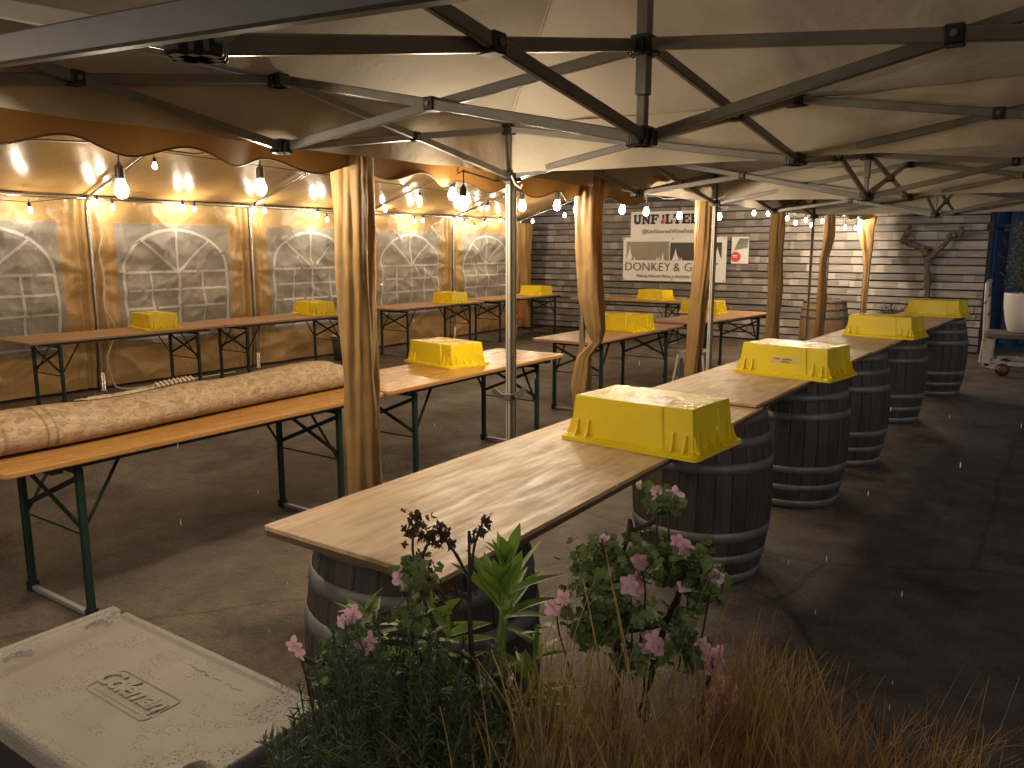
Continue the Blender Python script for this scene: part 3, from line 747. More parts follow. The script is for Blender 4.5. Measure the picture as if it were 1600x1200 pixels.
# ================================================================== BEER TABLES
def make_table(name, label, group, loc, rz, top, L_=2.2, W_=.70, H_=.77):
    """local: length along y, origin on the ground under the middle"""
    root = empty(name, loc, rz); tag(root, label, 'table', group)
    m = MB(); m.ngon_prism(rrect(W_, L_, .035), H_ - .028, H_)
    m.build('tabletop', top, root, .006, 2)
    m = MB()
    for s in (-1, 1): m.box((s * (W_ / 2 - .07), 0, H_ - .042), (.03, L_ - .5, .026))
    for y in (-L_ / 2 + .22, L_ / 2 - .22): m.box((0, y, H_ - .043), (W_ - .06, .05, .028))
    m.build('underframe', MT['green'], root)
    xl = W_ / 2 - .075
    for e in (-1, 1):
        y = e * (L_ / 2 - .33)
        fr = None
        for s in (-1, 1):
            m = MB(); m.bar((s * xl, y, .012), (s * xl, y, H_ - .06), .034, .030, (0, 1, 0)); lg = m.build('leg', MT['green'], root, .004, 1)
            m = MB(); m.bar((s * xl, y - .001, .0), (s * xl, y + .001, .05), .042, .040, (0, 1, 0)); m.box((s * xl, y, .022), (.044, .042, .044)); m.build('foot_cap', MT['black'], lg)
            m = MB(); m.bar((s * (xl - .018), y, .40), (s * (xl - .018), y - e * .20, H_ - .05), .006, .02, (1, 0, 0)); m.build('folding_strut', MT['green'], root)
        m = MB(); m.bar((-xl, y, H_ - .075), (xl, y, H_ - .075), .022, .026); m.build('top_rail', MT['green'], root)
        m = MB(); m.bar((-xl, y - .012, H_ - .10), (xl, y - .012, .44), .006, .024); m.build('cross_brace', MT['green'], root)
        m = MB(); m.bar((xl, y + .012, H_ - .10), (-xl, y + .012, .44), .006, .024); m.build('cross_brace', MT['green'], root)
        m = MB(); m.tube([(-xl, y, .40), (xl, y, .40)], .006, 6); m.build('tie_rod', MT['green'], root)
        m = MB(); m.bar((-xl, y, .018), (xl, y, .018), .026, .022); m.build('foot_bar', MT['zinc'], root, .003, 1)
    return root
TF = 'beer tables under the tent'
make_table('beer_table', 'orange varnished folding table carrying the rolled rug', TF, (-3.74, 2.465, 0), 0, MT['tabletop'])
make_table('beer_table', 'orange folding table with one yellow crate next to the rolled rug', TF, (-3.745, 4.69, 0), R(.3), MT['tabletop'])
make_table('beer_table', 'brown folding table with a yellow crate just beyond the white canopy leg', TF, (-3.92, 7.72, 0), R(-1), MT['tabletop_pale'])
make_table('beer_table', 'brown folding table with a yellow crate near the metal stool, set slightly askew', TF, (-3.70, 10.22, 0), R(-7), MT['tabletop_pale'])
make_table('beer_table', 'brown folding table along the window wall, leftmost and nearest', TF, (-8.36, 4.66, 0), 0, MT['tabletop_pale'])
make_table('beer_table', 'brown folding table along the window wall, second from the left', TF, (-8.34, 6.87, 0), R(-.6), MT['tabletop_pale'])
make_table('beer_table', 'brown folding table along the window wall, third, just past the gap', TF, (-8.40, 9.86, 0), R(-1), MT['tabletop_pale'])
make_table('beer_table', 'brown folding table along the window wall reaching the board wall', TF, (-8.38, 12.45, 0), R(-1), MT['tabletop_pale'], 2.5)
make_table('beer_table', 'brown folding table standing crosswise under the banners', TF, (-6.2, 12.9, 0), R(90), MT['tabletop_pale'])

# ================================================================== WINE BARRELS
BH, BR0, BR1 = .885, .295, .355
def brad(zz):
    t = 2 * zz / BH - 1
    return BR1 - (BR1 - BR0) * t * t
NST = 26
def stave_mesh(mt, name):
    m = MB(); da = 2 * math.pi / NST; n = 12
    vs = []
    for i in range(n + 1):
        zz = BH * i / n; r = brad(zz)
        for k, (a, d) in enumerate(((-.488, 0), (-.40, .0035), (.40, .0035), (.488, 0), (.49, -.025), (-.49, -.025))):
            vs.append(((r + d) * math.cos(a * da), (r + d) * math.sin(a * da), zz))
    fs = [(i * 6 + k, i * 6 + (k + 1) % 6, (i + 1) * 6 + (k + 1) % 6, (i + 1) * 6 + k) for i in range(n) for k in range(6)]
    fs += [tuple(range(6))[::-1], tuple(n * 6 + k for k in range(6))]
    m.add(vs, fs); me = m.mesh(name); me.materials.append(mt); return me
STAVE = stave_mesh(MT['barrel'], 'stave'); STAVE2 = stave_mesh(MT['oldbarrel'], 'stave')
HOOPS = []
for z0, z1 in ((.012, .062), (.125, .170), (.245, .295)):
    for a, b in ((z0, z1), (BH - z1, BH - z0)):
        m = MB(); m.lathe([(brad(a) + .0035, a), (brad(a) + .007, a), (brad((a + b) / 2) + .0075, (a + b) / 2), (brad(b) + .007, b), (brad(b) + .0035, b)], 52)
        me = m.mesh('hoop'); me.materials.append(MT['hoop']); HOOPS.append(me)
m = MB(); m.lathe([(0, BH - .03), (BR0 - .02, BH - .03)], 40); HEAD = m.mesh('head'); HEAD.materials.append(MT['barrel'])
m = MB(); m.lathe([(0, .012), (.024, .012), (.029, 0)], 16); BUNG = m.mesh('bung'); BUNG.materials.append(MT['fringe'])
def barrel(x, y, rz, label, group='wine barrels holding up the bar', stave=None, bung=None, sticker=False):
    root = empty('wine_barrel', (x, y, 0), rz); tag(root, label, 'barrel', group)
    for k in range(NST):
        o = obj('stave', stave or STAVE, root); o.rotation_euler.z = 2 * math.pi * k / NST
    for me in HOOPS: obj('hoop', me, root)
    obj('head', HEAD, root)
    if bung is not None:
        o = obj('bung', BUNG, root); a = bung - rz
        o.location = ((BR1 + .001) * math.cos(a), (BR1 + .001) * math.sin(a), BH * .53); o.rotation_euler = (0, R(90), a)
    if sticker:
        a = sticker - rz; mm = MB()
        mm.grid(lambda u, v: ((brad(.04 + .045 * v) + .0105) * math.cos(a + .17 * (u - .5)), (brad(.04 + .045 * v) + .0105) * math.sin(a + .17 * (u - .5)), .03 + .05 * v), 4, 2)
        mm.build('paper_label', MT['white'], root)
    return root
barrel(-1.50, 1.72, .1, 'dark barrel under the front end of the plywood, behind the plants')
barrel(-1.43, 3.86, .3, 'dark barrel with a pale bung, second from the plants', bung=R(232), sticker=R(-62))
barrel(-1.36, 5.33, .7, 'dark barrel third from the plants, below the taped crate')
barrel(-1.31, 6.55, 1.1, 'dark barrel fourth from the plants, half hidden')
barrel(-1.28, 8.42, 1.6, 'brown barrel below the second farthest crate on the bar')
barrel(-1.09, 10.25, 2.1, 'dark barrel at the far end of the bar, nearest the board wall')
barrel(-2.92, 12.95, .4, 'pale old barrel standing alone against the board wall', 'barrel by the wall', STAVE2)

# ================================================================== PLYWOOD BAR TOP
def ply(p0, p1, w, z0, label):
    a, b = Vector((*p0, 0)), Vector((*p1, 0)); d = b - a; L_ = d.length
    root = empty('plywood_sheet', ((a + b) / 2).to_tuple()[:2] + (z0,), math.atan2(-d.x, d.y)); tag(root, label, 'plywood', 'plywood bar tops')
    m = MB(); m.ngon_prism(rrect(w, L_, .008, 2), .0045, .018); m.build('face_ply', MT['ply'], root, .0015, 1)
    m = MB(); m.ngon_prism(rrect(w - .005, L_ - .005, .008, 2), -.012, .0045); m.build('core_ply', MT['plyedge'], root)
    return root
ZP = .898
ply((-1.405, 1.313), (-1.40, 3.72), .625, ZP, 'long plywood sheet at the front of the bar above the plants')
ply((-1.40, 3.66), (-1.33, 6.10), .61, ZP + .019, 'plywood sheet in the bar carrying the taped yellow crate')
ply((-1.34, 6.11), (-1.23, 8.50), .61, ZP + .004, 'plywood sheet in the bar third from the front')
ply((-1.23, 8.51), (-1.10, 10.72), .63, ZP + .004, 'plywood sheet at the far end of the bar')

# ================================================================== YELLOW CRATES
CL, CW, CH = .535, .345, .176
def crate_meshes():
    D = {}
    # body: tapering shell, its middle stretch on each long side standing a little proud
    def outline(k, zz):
        w, h = CL - .034 * k, CW - .030 * k
        a, s = w / 2, .007
        x1 = a - .115
        b = h / 2
        return [(-a, -b + .004), (-x1, -b + .004), (-x1 + .004, -b - s + .004), (x1 - .004, -b - s + .004), (x1, -b + .004), (a, -b + .004),
                (a, -.06), (a + s - .012, -.056), (a + s - .012, .056), (a, .06),
                (a, b - .004), (x1, b - .004), (x1 - .004, b + s - .004), (-x1 + .004, b + s - .004), (-x1, b - .004), (-a, b - .004),
                (-a, .06), (-a - s + .012, .056), (-a - s + .012, -.056), (-a, -.06)]
    m = MB(); vs, n = [], 20
    for k, zz in ((0, .004), (1, CH)):
        vs += [(x, y, zz) for x, y in outline(k, zz)]
    m.add(vs, [(i, (i + 1) % n, (i + 1) % n + n, i + n) for i in range(n)] + [tuple(range(n, 2 * n))])
    me = m.mesh('body'); bm = bmesh.new(); bm.from_mesh(me)
    top = [e for e in bm.edges if all(v.co.z > CH - .001 for v in e.verts)]
    bmesh.ops.bevel(bm, geom=top, offset=.005, segments=2, affect='EDGES', profile=.5)
    bm.to_mesh(me); bm.free(); D['body'] = me
    m = MB(); a, b = CL + .055, CW + .055
    pts, pin = rrect(a, b, .02, 4), rrect(CL - .01, CW - .01, .01, 4); n = len(pts)
    m.add([(x, y, 0) for x, y in pts] + [(x, y, .014) for x, y in pts] + [(x, y, .026) for x, y in pin],
          [(i, (i + 1) % n, (i + 1) % n + n, i + n) for i in range(n)] + [(i + n, (i + 1) % n + n, (i + 1) % n + 2 * n, i + 2 * n) for i in range(n)])
    D['rim'] = m.mesh('rim')
    def rib(x, y, nx, ny, h):
        # upright fin that flares out to the rim at its foot
        m = MB(); t = .0045; tx, ty = -ny, nx
        prof = [(-.004, 0, .02), (.024, 0, .02), (.012, 1, .045), (.009, 1, h - .008), (.004, 1, h), (-.02, 1, h + .001)]
        pr = []
        for d, top, zz in prof:
            kk = zz / CH
            bx_, by_ = x - nx * .017 * kk, y - ny * .015 * kk
            pr.append((bx_ + nx * d, by_ + ny * d, zz))
        n_ = len(pr)
        m.add([(p[0] - tx * t, p[1] - ty * t, p[2]) for p in pr] + [(p[0] + tx * t, p[1] + ty * t, p[2]) for p in pr],
              [tuple(range(n_)), tuple(range(n_, 2 * n_))[::-1]] + [(i, i + n_, (i + 1) % n_ + n_, (i + 1) % n_) for i in range(n_)])
        return m.mesh('rib')
    R_ = []
    for s in (-1, 1):
        for x, h in ((-CL / 2 + .035, .085), (-CL / 2 + .085, .085), (CL / 2 - .085, .09), (CL / 2 - .035, .085)): R_.append(rib(x, s * (CW / 2 - .004), 0, s, h))
        for y, h in ((-.155, .08), (-.11, .10), (-.035, .055), (.035, .055), (.11, .10), (.155, .08)): R_.append(rib(s * CL / 2, y, s, 0, h))
    D['rib'] = R_
    for me in [D['body'], D['rim']] + R_: me.materials.append(MT['yellow'])
    return D
CM = crate_meshes()
def crate(corner, ang, z0, label, group='upturned yellow crates', tape=False, rot180=False):
    """corner: the rim corner nearest the camera; ang: direction of the long side leaving it"""
    a = R(ang); u = Vector((math.cos(a), math.sin(a))); v = Vector((math.sin(a), -math.cos(a)))
    if v.y < 0: v = -v
    c = Vector(corner) + u * (CL + .055) / 2 + v * (CW + .055) / 2
    root = empty('yellow_crate', (c.x, c.y, z0), a - math.pi); tag(root, label, 'crate', group)
    bo = obj('body', CM['body'], root); obj('rim', CM['rim'], root)
    for me in CM['rib']: obj('rib', me, root)
    if tape:
        y0 = -CW / 2 + .004 - .007
        def onface(x, zz, off): return (x, y0 + .015 * zz / CH - off, zz)
        m = MB(); m.add([onface(-.075, .075, .002), onface(.10, .085, .002), (.118, y0 + .015 * .115 / CH - .002, .112), onface(-.055, .115, .002)], [(0, 1, 2, 3)])
        m.build('tape_label', MT['tape'], root)
        m = MB(); rw = random.Random(5)
        for row, (xa, xb, zz) in enumerate(((-.045, -.012, .100), (.005, .062, .102), (.0, .045, .086))):
            pts = []; x = xa
            while x < xb:
                pts.append(onface(x, zz + rw.uniform(-.0045, .0045), .0032)); x += .0032
            m.tube(pts, .0018, 4)
        m.build('handwriting', MT['ink'], root)
    return root
ZB_, ZT_ = ZP + .0185, .7705
crate((-.975, 2.575), 175, ZB_, 'wet yellow crate nearest the plants on the plywood bar')
crate((-.955, 4.47), 170, ZB_ + .019, 'yellow crate on the bar with a handwritten tape label', tape=True)
crate((-.90, 7.12), 170, ZB_ + .004, 'yellow crate on the bar, third from the plants')
crate((-.79, 9.70), 170, ZB_ + .004, 'yellow crate at the far end of the bar by the board wall')
crate((-3.64, 4.52), 168, ZT_, 'yellow crate on the orange table beside the white canopy leg')
crate((-8.10, 4.83), 170, ZT_, 'yellow crate below the second arched window, leftmost in the photo')
crate((-8.10, 7.16), 167, ZT_, 'yellow crate below the third arched window')
crate((-8.02, 10.02), 166, ZT_, 'yellow crate on the window-wall table just left of the white canopy leg')
crate((-8.05, 12.78), 172, ZT_, 'yellow crate on the window-wall table near the board wall')
crate((-3.65, 7.68), 166, ZT_, 'yellow crate on the brown table partly behind the twisted curtain')
crate((-3.72, 10.38), 176, ZT_, 'yellow crate on the askew brown table behind a curtain post')
crate((-5.53, 12.69), 168, ZT_, 'yellow crate on the crosswise table under the banners')

# ================================================================== ROLLED RUG
rug = empty('rolled_rug', (-3.79, 2.2, .772)); tag(rug, 'rolled faded beige patterned rug lying on the orange table', 'rug')
def rugf(u, v, ro=1.):
    y = 1.0 + 2.57 * u
    t = 2 * math.pi * v
    wd = (.175 + .02 * math.sin(u * 5) - .035 * u) * ro; hh = (.098 - .002 * u + .006 * math.sin(u * 9)) * ro
    if u > .96: wd *= 1 - .25 * (u - .96) / .04; hh *= 1 - .2 * (u - .96) / .04
    x = wd * math.cos(t) + .02 * math.sin(u * 6)
    zz = hh * (1 + math.sin(t)) if math.sin(t) > -.6 else hh * (.4 + (math.sin(t) + .6) * .4)
    zz = max(zz - hh * .22, .0) * (1 + .10 * mnoise.noise(Vector((y * 2.3, 4, 0)))) + .012 * mnoise.noise(Vector((y * 2.2, t * .8, 7))) * max(0, math.sin(t)) + .006 * mnoise.noise(Vector((y * 3, x * 8, 0)))
    return (x, y - 2.2, max(.003, zz))
m = MB(); m.grid(rugf, 120, 48); ro_ = m.build('roll', MT['rug'], rug)
uvl = ro_.data.uv_layers.new(name='UVMap')
for lp in ro_.data.loops:
    i = lp.vertex_index; uvl.data[lp.index].uv = ((i % 121) / 120, (i // 121) / 48 * .42)
for k in (0, 1):
    m = MB(); yy = 1.0 if k == 0 else 3.57
    for q in range(5):
        rr_ = 1 - q * .2
        m.tube([(rr_ * p[0] * .97, p[1], .05 + (p[2] - .05) * rr_ * .97) for p in (rugf(float(k), j / 24, 1.) for j in range(25))], .009, 5)
    m.build('rolled_edge', MT['rug'], rug)
m = MB(); rf = random.Random(2)
for k in range(150):
    u = .36 + .20 * rf.random()
    p = Vector(rugf(u, .262)) + Vector((-.005, 0, .002))
    q = p + Vector((-.01 - .05 * rf.random(), rf.uniform(-.05, .03), .010 * rf.random() - .002)); q2 = q + Vector((-.03 * rf.random() - .01, rf.uniform(-.03, .03), -.03))
    m.tube([p, (p + q) / 2 + Vector((0, 0, .004)), q, q2], .0042, 4)
m.grid(lambda u, v: Vector(rugf(.34 + .24 * u, .255)) + Vector((-.05 * v, 0, .004 - .01 * v)), 20, 3)
m.build('fringe', MT['fringe'], rug)
m = MB()
for k in range(9):
    p = Vector(rugf(.50 + .010 * k, .262)); m.tube([p + Vector((-.03, 0, .0)), p + Vector((0, .006, .03)), p + Vector((.02, .012, .014)), p + Vector((.0, .02, .006))], .007, 5)
m.build('tassel_knot', MT['fringe'], rug)

# ================================================================== COOLER
CX0, CX1, CY0, CY1, CZ = -2.575, -1.50, .80, 1.335, .45
cool = empty('cooler', ((CX0 + CX1) / 2, (CY0 + CY1) / 2, 0)); tag(cool, 'large cooler with wet taupe lid in front of the plants', 'cooler')
cw, ch = CX1 - CX0, CY1 - CY0
m = MB(); m.ngon_prism(rrect(cw - .05, ch - .05, .05), 0, CZ - .07); m.build('body', MT['coolerbody'], cool, .012, 2)
def sstep(a, b, x):
    t = max(0, min(1, (x - a) / (b - a))); return t * t * (3 - 2 * t)
def lid_h(x, y):
    e = min(cw / 2 - abs(x), ch / 2 - abs(y))
    h = -.010 * sstep(.026, .034, e)
    if e < .012: h -= .012 * (1 - e / .012) ** 2
    for cx, cy in ((-cw / 2 + .085, ch / 2 - .10), (-cw / 2 + .09, -.08), (cw / 2 - .065, -.10)):
        d = math.hypot(x - cx, y - cy); h -= .022 * (1 - sstep(.036, .041, d))
    # notch in the far edge
    if y > ch / 2 - .06: h -= .016 * (1 - sstep(.018, .024, abs(x + cw / 2 - .07)))
    # raised frame of the badge
    a, b = abs(x - BX) - .150, abs(y - BY) - .058
    d = max(a, b) if max(a, b) > -.02 else max(a, b)
    return h
BX, BY = .035, .0
NXg, NYg = 300, 150
m = MB(); m.grid(lambda u, v: ((u - .5) * cw, (v - .5) * ch, CZ + lid_h((u - .5) * cw, (v - .5) * ch)), NXg, NYg)
lid = m.build('lid', MT['coolerlid'], cool)
m = MB(); pts = rrect(cw, ch, .004, 1); pt2 = rrect(cw + .004, ch + .004, .01, 1); n = len(pts)
m.add([(x, y, CZ - .012) for x, y in pts] + [(x, y, CZ - .024) for x, y in pt2] + [(x, y, CZ - .066) for x, y in pt2] + [(x * .97, y * .95, CZ - .07) for x, y in pts],
      [(j * n + i, j * n + (i + 1) % n, (j + 1) * n + (i + 1) % n, (j + 1) * n + i) for j in range(3) for i in range(n)], False)
m.build('lid_side', MT['coolerlid'], lid)
tm = text_mesh('Coleman', .092, .30, .0026, .88, .0032); tm.materials.append(MT['coolerlid'])
o = obj('embossed_lettering', tm, lid); o.location = (BX - .016, BY + .008, CZ - .0070)
m = MB(); m.tube([(BX + x, BY + y, CZ - .0095) for x, y in rrect(.29, .115, .018, 5)] + [(BX + .145, BY + .04, CZ - .0095)], .0036, 6); m.tube([(BX - .12, BY - .043, CZ - .0095), (BX + .10, BY - .043, CZ - .0095)], .0026, 6); m.build('badge_frame', MT['coolerlid'], lid)
m = MB(); m.lathe([(.018, .0), (.022, .003), (.026, 0)], 20, (BX + .127, BY - .022, CZ - .0095)); m.box((BX + .127, BY - .022, CZ - .008), (.006, .026, .005)); m.build('embossed_lantern', MT['coolerlid'], lid)
m = MB(); rw = random.Random(11)
for (xa, xb) in ((.02, .13), (.145, .19), (.205, .27)):
    pts = []; x = xa
    while x < xb:
        pts.append((x, ch / 2 - .085 - .02 * x + rw.uniform(-.006, .006), CZ - .0095)); x += .0045
    m.tube(pts, .0009, 4)
m.build('marker_writing', MT['grey'], lid)
tm = text_mesh('Coleman', .07, .25, .001, .9, .001); tm.materials.append(MT['zinc'])
o = obj('front_badge', tm, cool); o.location = (-.32, -ch / 2 + .0225, .20); o.rotation_euler = (R(90), 0, 0)

# ================================================================== THINGS ON THE BACK WALL
def flat_on_wall(name, label, cat, x0, x1, z0, z1, mt, y=WY - .012):
    root = empty(name, ((x0 + x1) / 2, y, (z0 + z1) / 2)); tag(root, label, cat)
    w, h = x1 - x0, z1 - z0
    m = MB(); m.grid(lambda u, v: ((u - .5) * w, -.004 - .012 * abs(mnoise.noise(Vector((u * 4, v * 3, x0)))) * math.sin(math.pi * u), (v - .5) * h), 24, 16); m.build('sheet', mt, root)
    return root, w, h
def rects(mb, rs, y=-.019):
    for x0, z0, x1, z1 in rs: mb.box(((x0 + x1) / 2, y, (z0 + z1) / 2), (x1 - x0, .002, z1 - z0))
def add_text(txt, size, root, x, zz, mt, **k):
    me = text_mesh(txt, size, **k); me.materials.append(mt); o = obj('lettering', me, root); o.location = (x, -.021, zz); o.rotation_euler = (R(90), 0, 0)
    return o
# heavy slab letters drawn from strokes on a 10 x 10 field
SL = {'U': [(0, 8.4, 4, 10), (6, 8.4, 10, 10), (.8, 2, 3.6, 9), (6.6, 2, 9.0, 9), (1.6, .8, 8.4, 2.6), (2.6, 0, 7.4, 1.2)],
      'N': [(0, 8.4, 3.4, 10), (6, 8.4, 10, 10), (.8, 1, 3, 9), (0, 0, 4, 1.6), (7, 0, 9.2, 9)], 'F': [(0, 8.2, 9.4, 10), (1, 0, 4, 9), (0, 0, 5.4, 1.6), (4, 4.3, 6.6, 5.9), (6.2, 3.4, 7.4, 6.8), (7.8, 6.6, 9.4, 9)],
      'I': [(0, 8.4, 5, 10), (1, 1, 4, 9), (0, 0, 5, 1.6)], 'L': [(0, 8.4, 5.2, 10), (1, 1, 4, 9), (0, 0, 8.8, 1.7), (7, 1, 8.8, 4)],
      'T': [(0, 8.2, 9.6, 10), (0, 6, 1.7, 9), (7.9, 6, 9.6, 9), (3.4, 1, 6.3, 9), (2.2, 0, 7.4, 1.6)], 'E': [(0, 8.2, 9, 10), (1, 1, 4, 9), (0, 0, 9.2, 1.7), (4, 4.3, 6.3, 5.8), (6, 3.4, 7.2, 6.8), (7.4, 6.6, 9, 9), (7.6, 1, 9.2, 3.8)],
      'R': [(0, 8.3, 8, 10), (1, 1, 4, 9), (0, 0, 5, 1.6), (6.2, 5.2, 8.8, 9.2), (4, 4.2, 7.8, 5.8), (6, 1, 8.4, 4.4), (7, 0, 10, 1.6)], 'D': [(0, 8.3, 7.4, 10), (1, 1, 4, 9), (0, 0, 7.4, 1.7), (6.6, 1.2, 9.4, 8.8)]}
def slab(word, root, x, zz, h, mt):
    m = MB()
    for chh in word:
        if chh == '.':
            k = h / 10; m.box((x + 1.5 * k, -.019, zz + h * .72), (2.2 * k, .002, h * .45)); x += 3.6 * k; continue
        wmax = max(r[2] for r in SL[chh])
        k = h / 10 * .92
        rects(m, [(x + a * k, zz + b * h / 10, x + c_ * k, zz + d * h / 10) for a, b, c_, d in SL[chh]])
        if chh == 'N':
            m.bar((x + 1.4 * k, -.0185, zz + h * .94), (x + 8.6 * k, -.0185, zz + .06 * h), .002, 2.6 * k)
        x += (wmax + .8) * k
    m.build('slab_lettering', mt, root)
r1, w, h = flat_on_wall('festival_banner', 'white banner with heavy black lettering, upper of the two', 'banner', -6.98, -5.30, 1.84, 2.36, MT['white'])
slab('UNF', r1, -w / 2 + .06, .02, .185, MT['ink']); slab('.', r1, -w / 2 + .655, .02, .185, MT['ink']); slab('LTERED', r1, -w / 2 + .725, .02, .185, MT['ink'])
m = MB(); m.lathe([(0, 0), (.042, 0)], 20); o = m.build('red_dot', MT['red'], r1); o.location = (-w / 2 + .675, -.0195, .062); o.rotation_euler.x = R(90)
add_text('@UnfilteredWineFestival', .105, r1, .02, -.12, MT['ink'], spacing=1.12)
r2, w, h = flat_on_wall('winery_banner', 'white banner with khaki and black printed panels over thin lettering, lower of the two', 'banner', -7.12, -5.02, 1.035, 1.87, MT['white'], WY - .036)
def skyline(x0, x1, z0, z1, spikes, mt):
    m = MB(); pts = [(x0, z0), (x0, z1), (x1, z1), (x1, z0)]
    m.add([(x, -.019, zz) for x, zz in pts], [(0, 1, 2, 3)]); m.build('printed_panel', mt, r2)
    m = MB()
    for cx, wd, hh in spikes:
        n = 7; vs = []
        for k in range(n):
            t = k / (n - 1); vs += [(cx - wd * (1 - t) ** 1.6, -.0205, z0 + hh * t), (cx + wd * (1 - t) ** 1.6, -.0205, z0 + hh * t)]
        m.add(vs, [(2 * i, 2 * i + 1, 2 * i + 3, 2 * i + 2) for i in range(n - 1)])
    m.build('white_spikes', MT['white'], r2)
zb, zt = -.02, .335
skyline(-.97, -.08, zb, zt, [(-.90, .075, .30), (-.845, .02, .10), (-.80, .022, .08), (-.32, .02, .08), (-.27, .02, .09), (-.20, .03, .20)], MT['olivegrey'])
skyline(-.05, .96, zb, zt - .02, [(.06, .075, .24), (.13, .02, .09), (.18, .02, .08), (.72, .02, .08), (.77, .02, .09), (.88, .10, .27)], MT['darkgrey'])
for wd_, wx_ in (('DONKEY', -.52), ('&', .09), ('GOAT', .575)): add_text(wd_, .232, r2, wx_, -.155, MT['ink'], spacing=1.04, offset=-.0025)
add_text('Making Natural Wine in Berkeley Since 2004', .082, r2, .0, -.325, MT['ink'])
for xx in (-w / 2 + .03, 0, w / 2 - .03):
    for zz in (-h / 2 + .03, h / 2 - .03):
        m = MB(); m.lathe([(.006, 0), (.015, .002), (.016, 0)], 12); o = m.build('grommet', MT['zinc'], r2); o.location = (xx, -.018, zz); o.rotation_euler.x = R(90)
r3, w, h = flat_on_wall('small_poster', 'small white poster with a red disc right of the banners', 'poster', -4.94, -4.62, 1.385, 1.865, MT['white'])
m = MB(); m.lathe([(0, 0), (.092, 0)], 28); o = m.build('red_disc', MT['red'], r3); o.location = (-.07, -.02, -.12); o.rotation_euler.x = R(90)
m = MB()
for k in range(14): m.bar((-.10 + k * .018, -.0195, .0 + k * .003), (.0 + k * .012, -.0195, .215), .002, .006)
m.build('sketch_lines', MT['darkgrey'], r3)
m = MB(); m.box((-.085, -.0225, -.095), (.09, .001, .014)); m.box((-.085, -.0225, -.12), (.07, .001, .008)); m.build('white_lettering', MT['white'], r3)
# dead grapevine
gv = empty('grapevine_trunk', (-1.66, WY - .10, 0)); tag(gv, 'gnarled Y-shaped old grapevine trunk mounted on the board wall', 'vine')
rv = random.Random(4)
def limb(name, pts, rs):
    out, ro2 = [], []
    for i in range(len(pts) - 1):
        for k in range(8):
            t = k / 8; p = Vector(pts[i]).lerp(Vector(pts[i + 1]), t)
            out.append(p + Vector((rv.uniform(-.012, .012), rv.uniform(-.01, .01), rv.uniform(-.01, .01)))); ro2.append((rs[i] + (rs[i + 1] - rs[i]) * t) * rv.uniform(.82, 1.25))
    out.append(Vector(pts[-1])); ro2.append(rs[-1] * .6)
    m = MB(); m.tube(out, ro2, 10); m.build(name, MT['bark'], gv)
limb('trunk', [(0, 0, .02), (.0, 0, .5), (-.01, 0, .95), (-.03, 0, 1.35), (-.02, 0, 1.53)], [.06, .05, .045, .045, .055])
limb('branch', [(-.02, 0, 1.5), (-.14, -.02, 1.66), (-.30, -.03, 1.72), (-.42, -.02, 1.78), (-.36, -.02, 1.92), (-.33, -.02, 2.02)], [.05, .042, .045, .05, .035, .03])
limb('branch', [(-.02, 0, 1.5), (.10, -.02, 1.64), (.22, -.02, 1.78), (.24, -.03, 1.86), (.38, -.02, 1.86), (.40, -.02, 1.99)], [.045, .036, .04, .045, .04, .03])
limb('spur', [(-.26, -.03, 1.72), (-.25, -.04, 1.84)], [.02, .012])
m = MB(); m.tube([(-.33, 0, 2.01), (0, .02, 2.02), (.40, 0, 1.99)], .006, 5); m.build('chain', MT['hoop'], gv)

# ================================================================== FOLIAGE HELPERS
def leaf(mb, p, d, nrm, L_, w, bend=.2, seg=3, blunt=False):
    p, d = Vector(p), Vector(d).normalized()
    sx = d.cross(Vector(nrm)); sx = sx.normalized() if sx.length > 1e-4 else Vector((1, 0, 0))
    up = sx.cross(d)
    vs = []
    for i in range(seg + 1):
        t = i / seg; ww = w * (math.sin(math.pi * (.10 + t * .66)) if blunt else math.sin(math.pi * min(1, .12 + t * .88)) * (1 - .15 * t)) / 2
        if blunt and i == seg: ww *= .55
        c = p + d * (L_ * t) - up * (bend * L_ * t * t)
        vs += [c - sx * ww + up * ww * .35, c, c + sx * ww + up * ww * .35]
    fs = []
    for i in range(seg):
        a = 3 * i; fs += [(a, a + 1, a + 4, a + 3), (a + 1, a + 2, a + 5, a + 4)]
    mb.add(vs, fs, True)
def rdir(r_, zmin=-1.):
    while True:
        v = Vector((r_.uniform(-1, 1), r_.uniform(-1, 1), r_.uniform(zmin, 1)))
        if .1 < v.length < 1: return v.normalized()

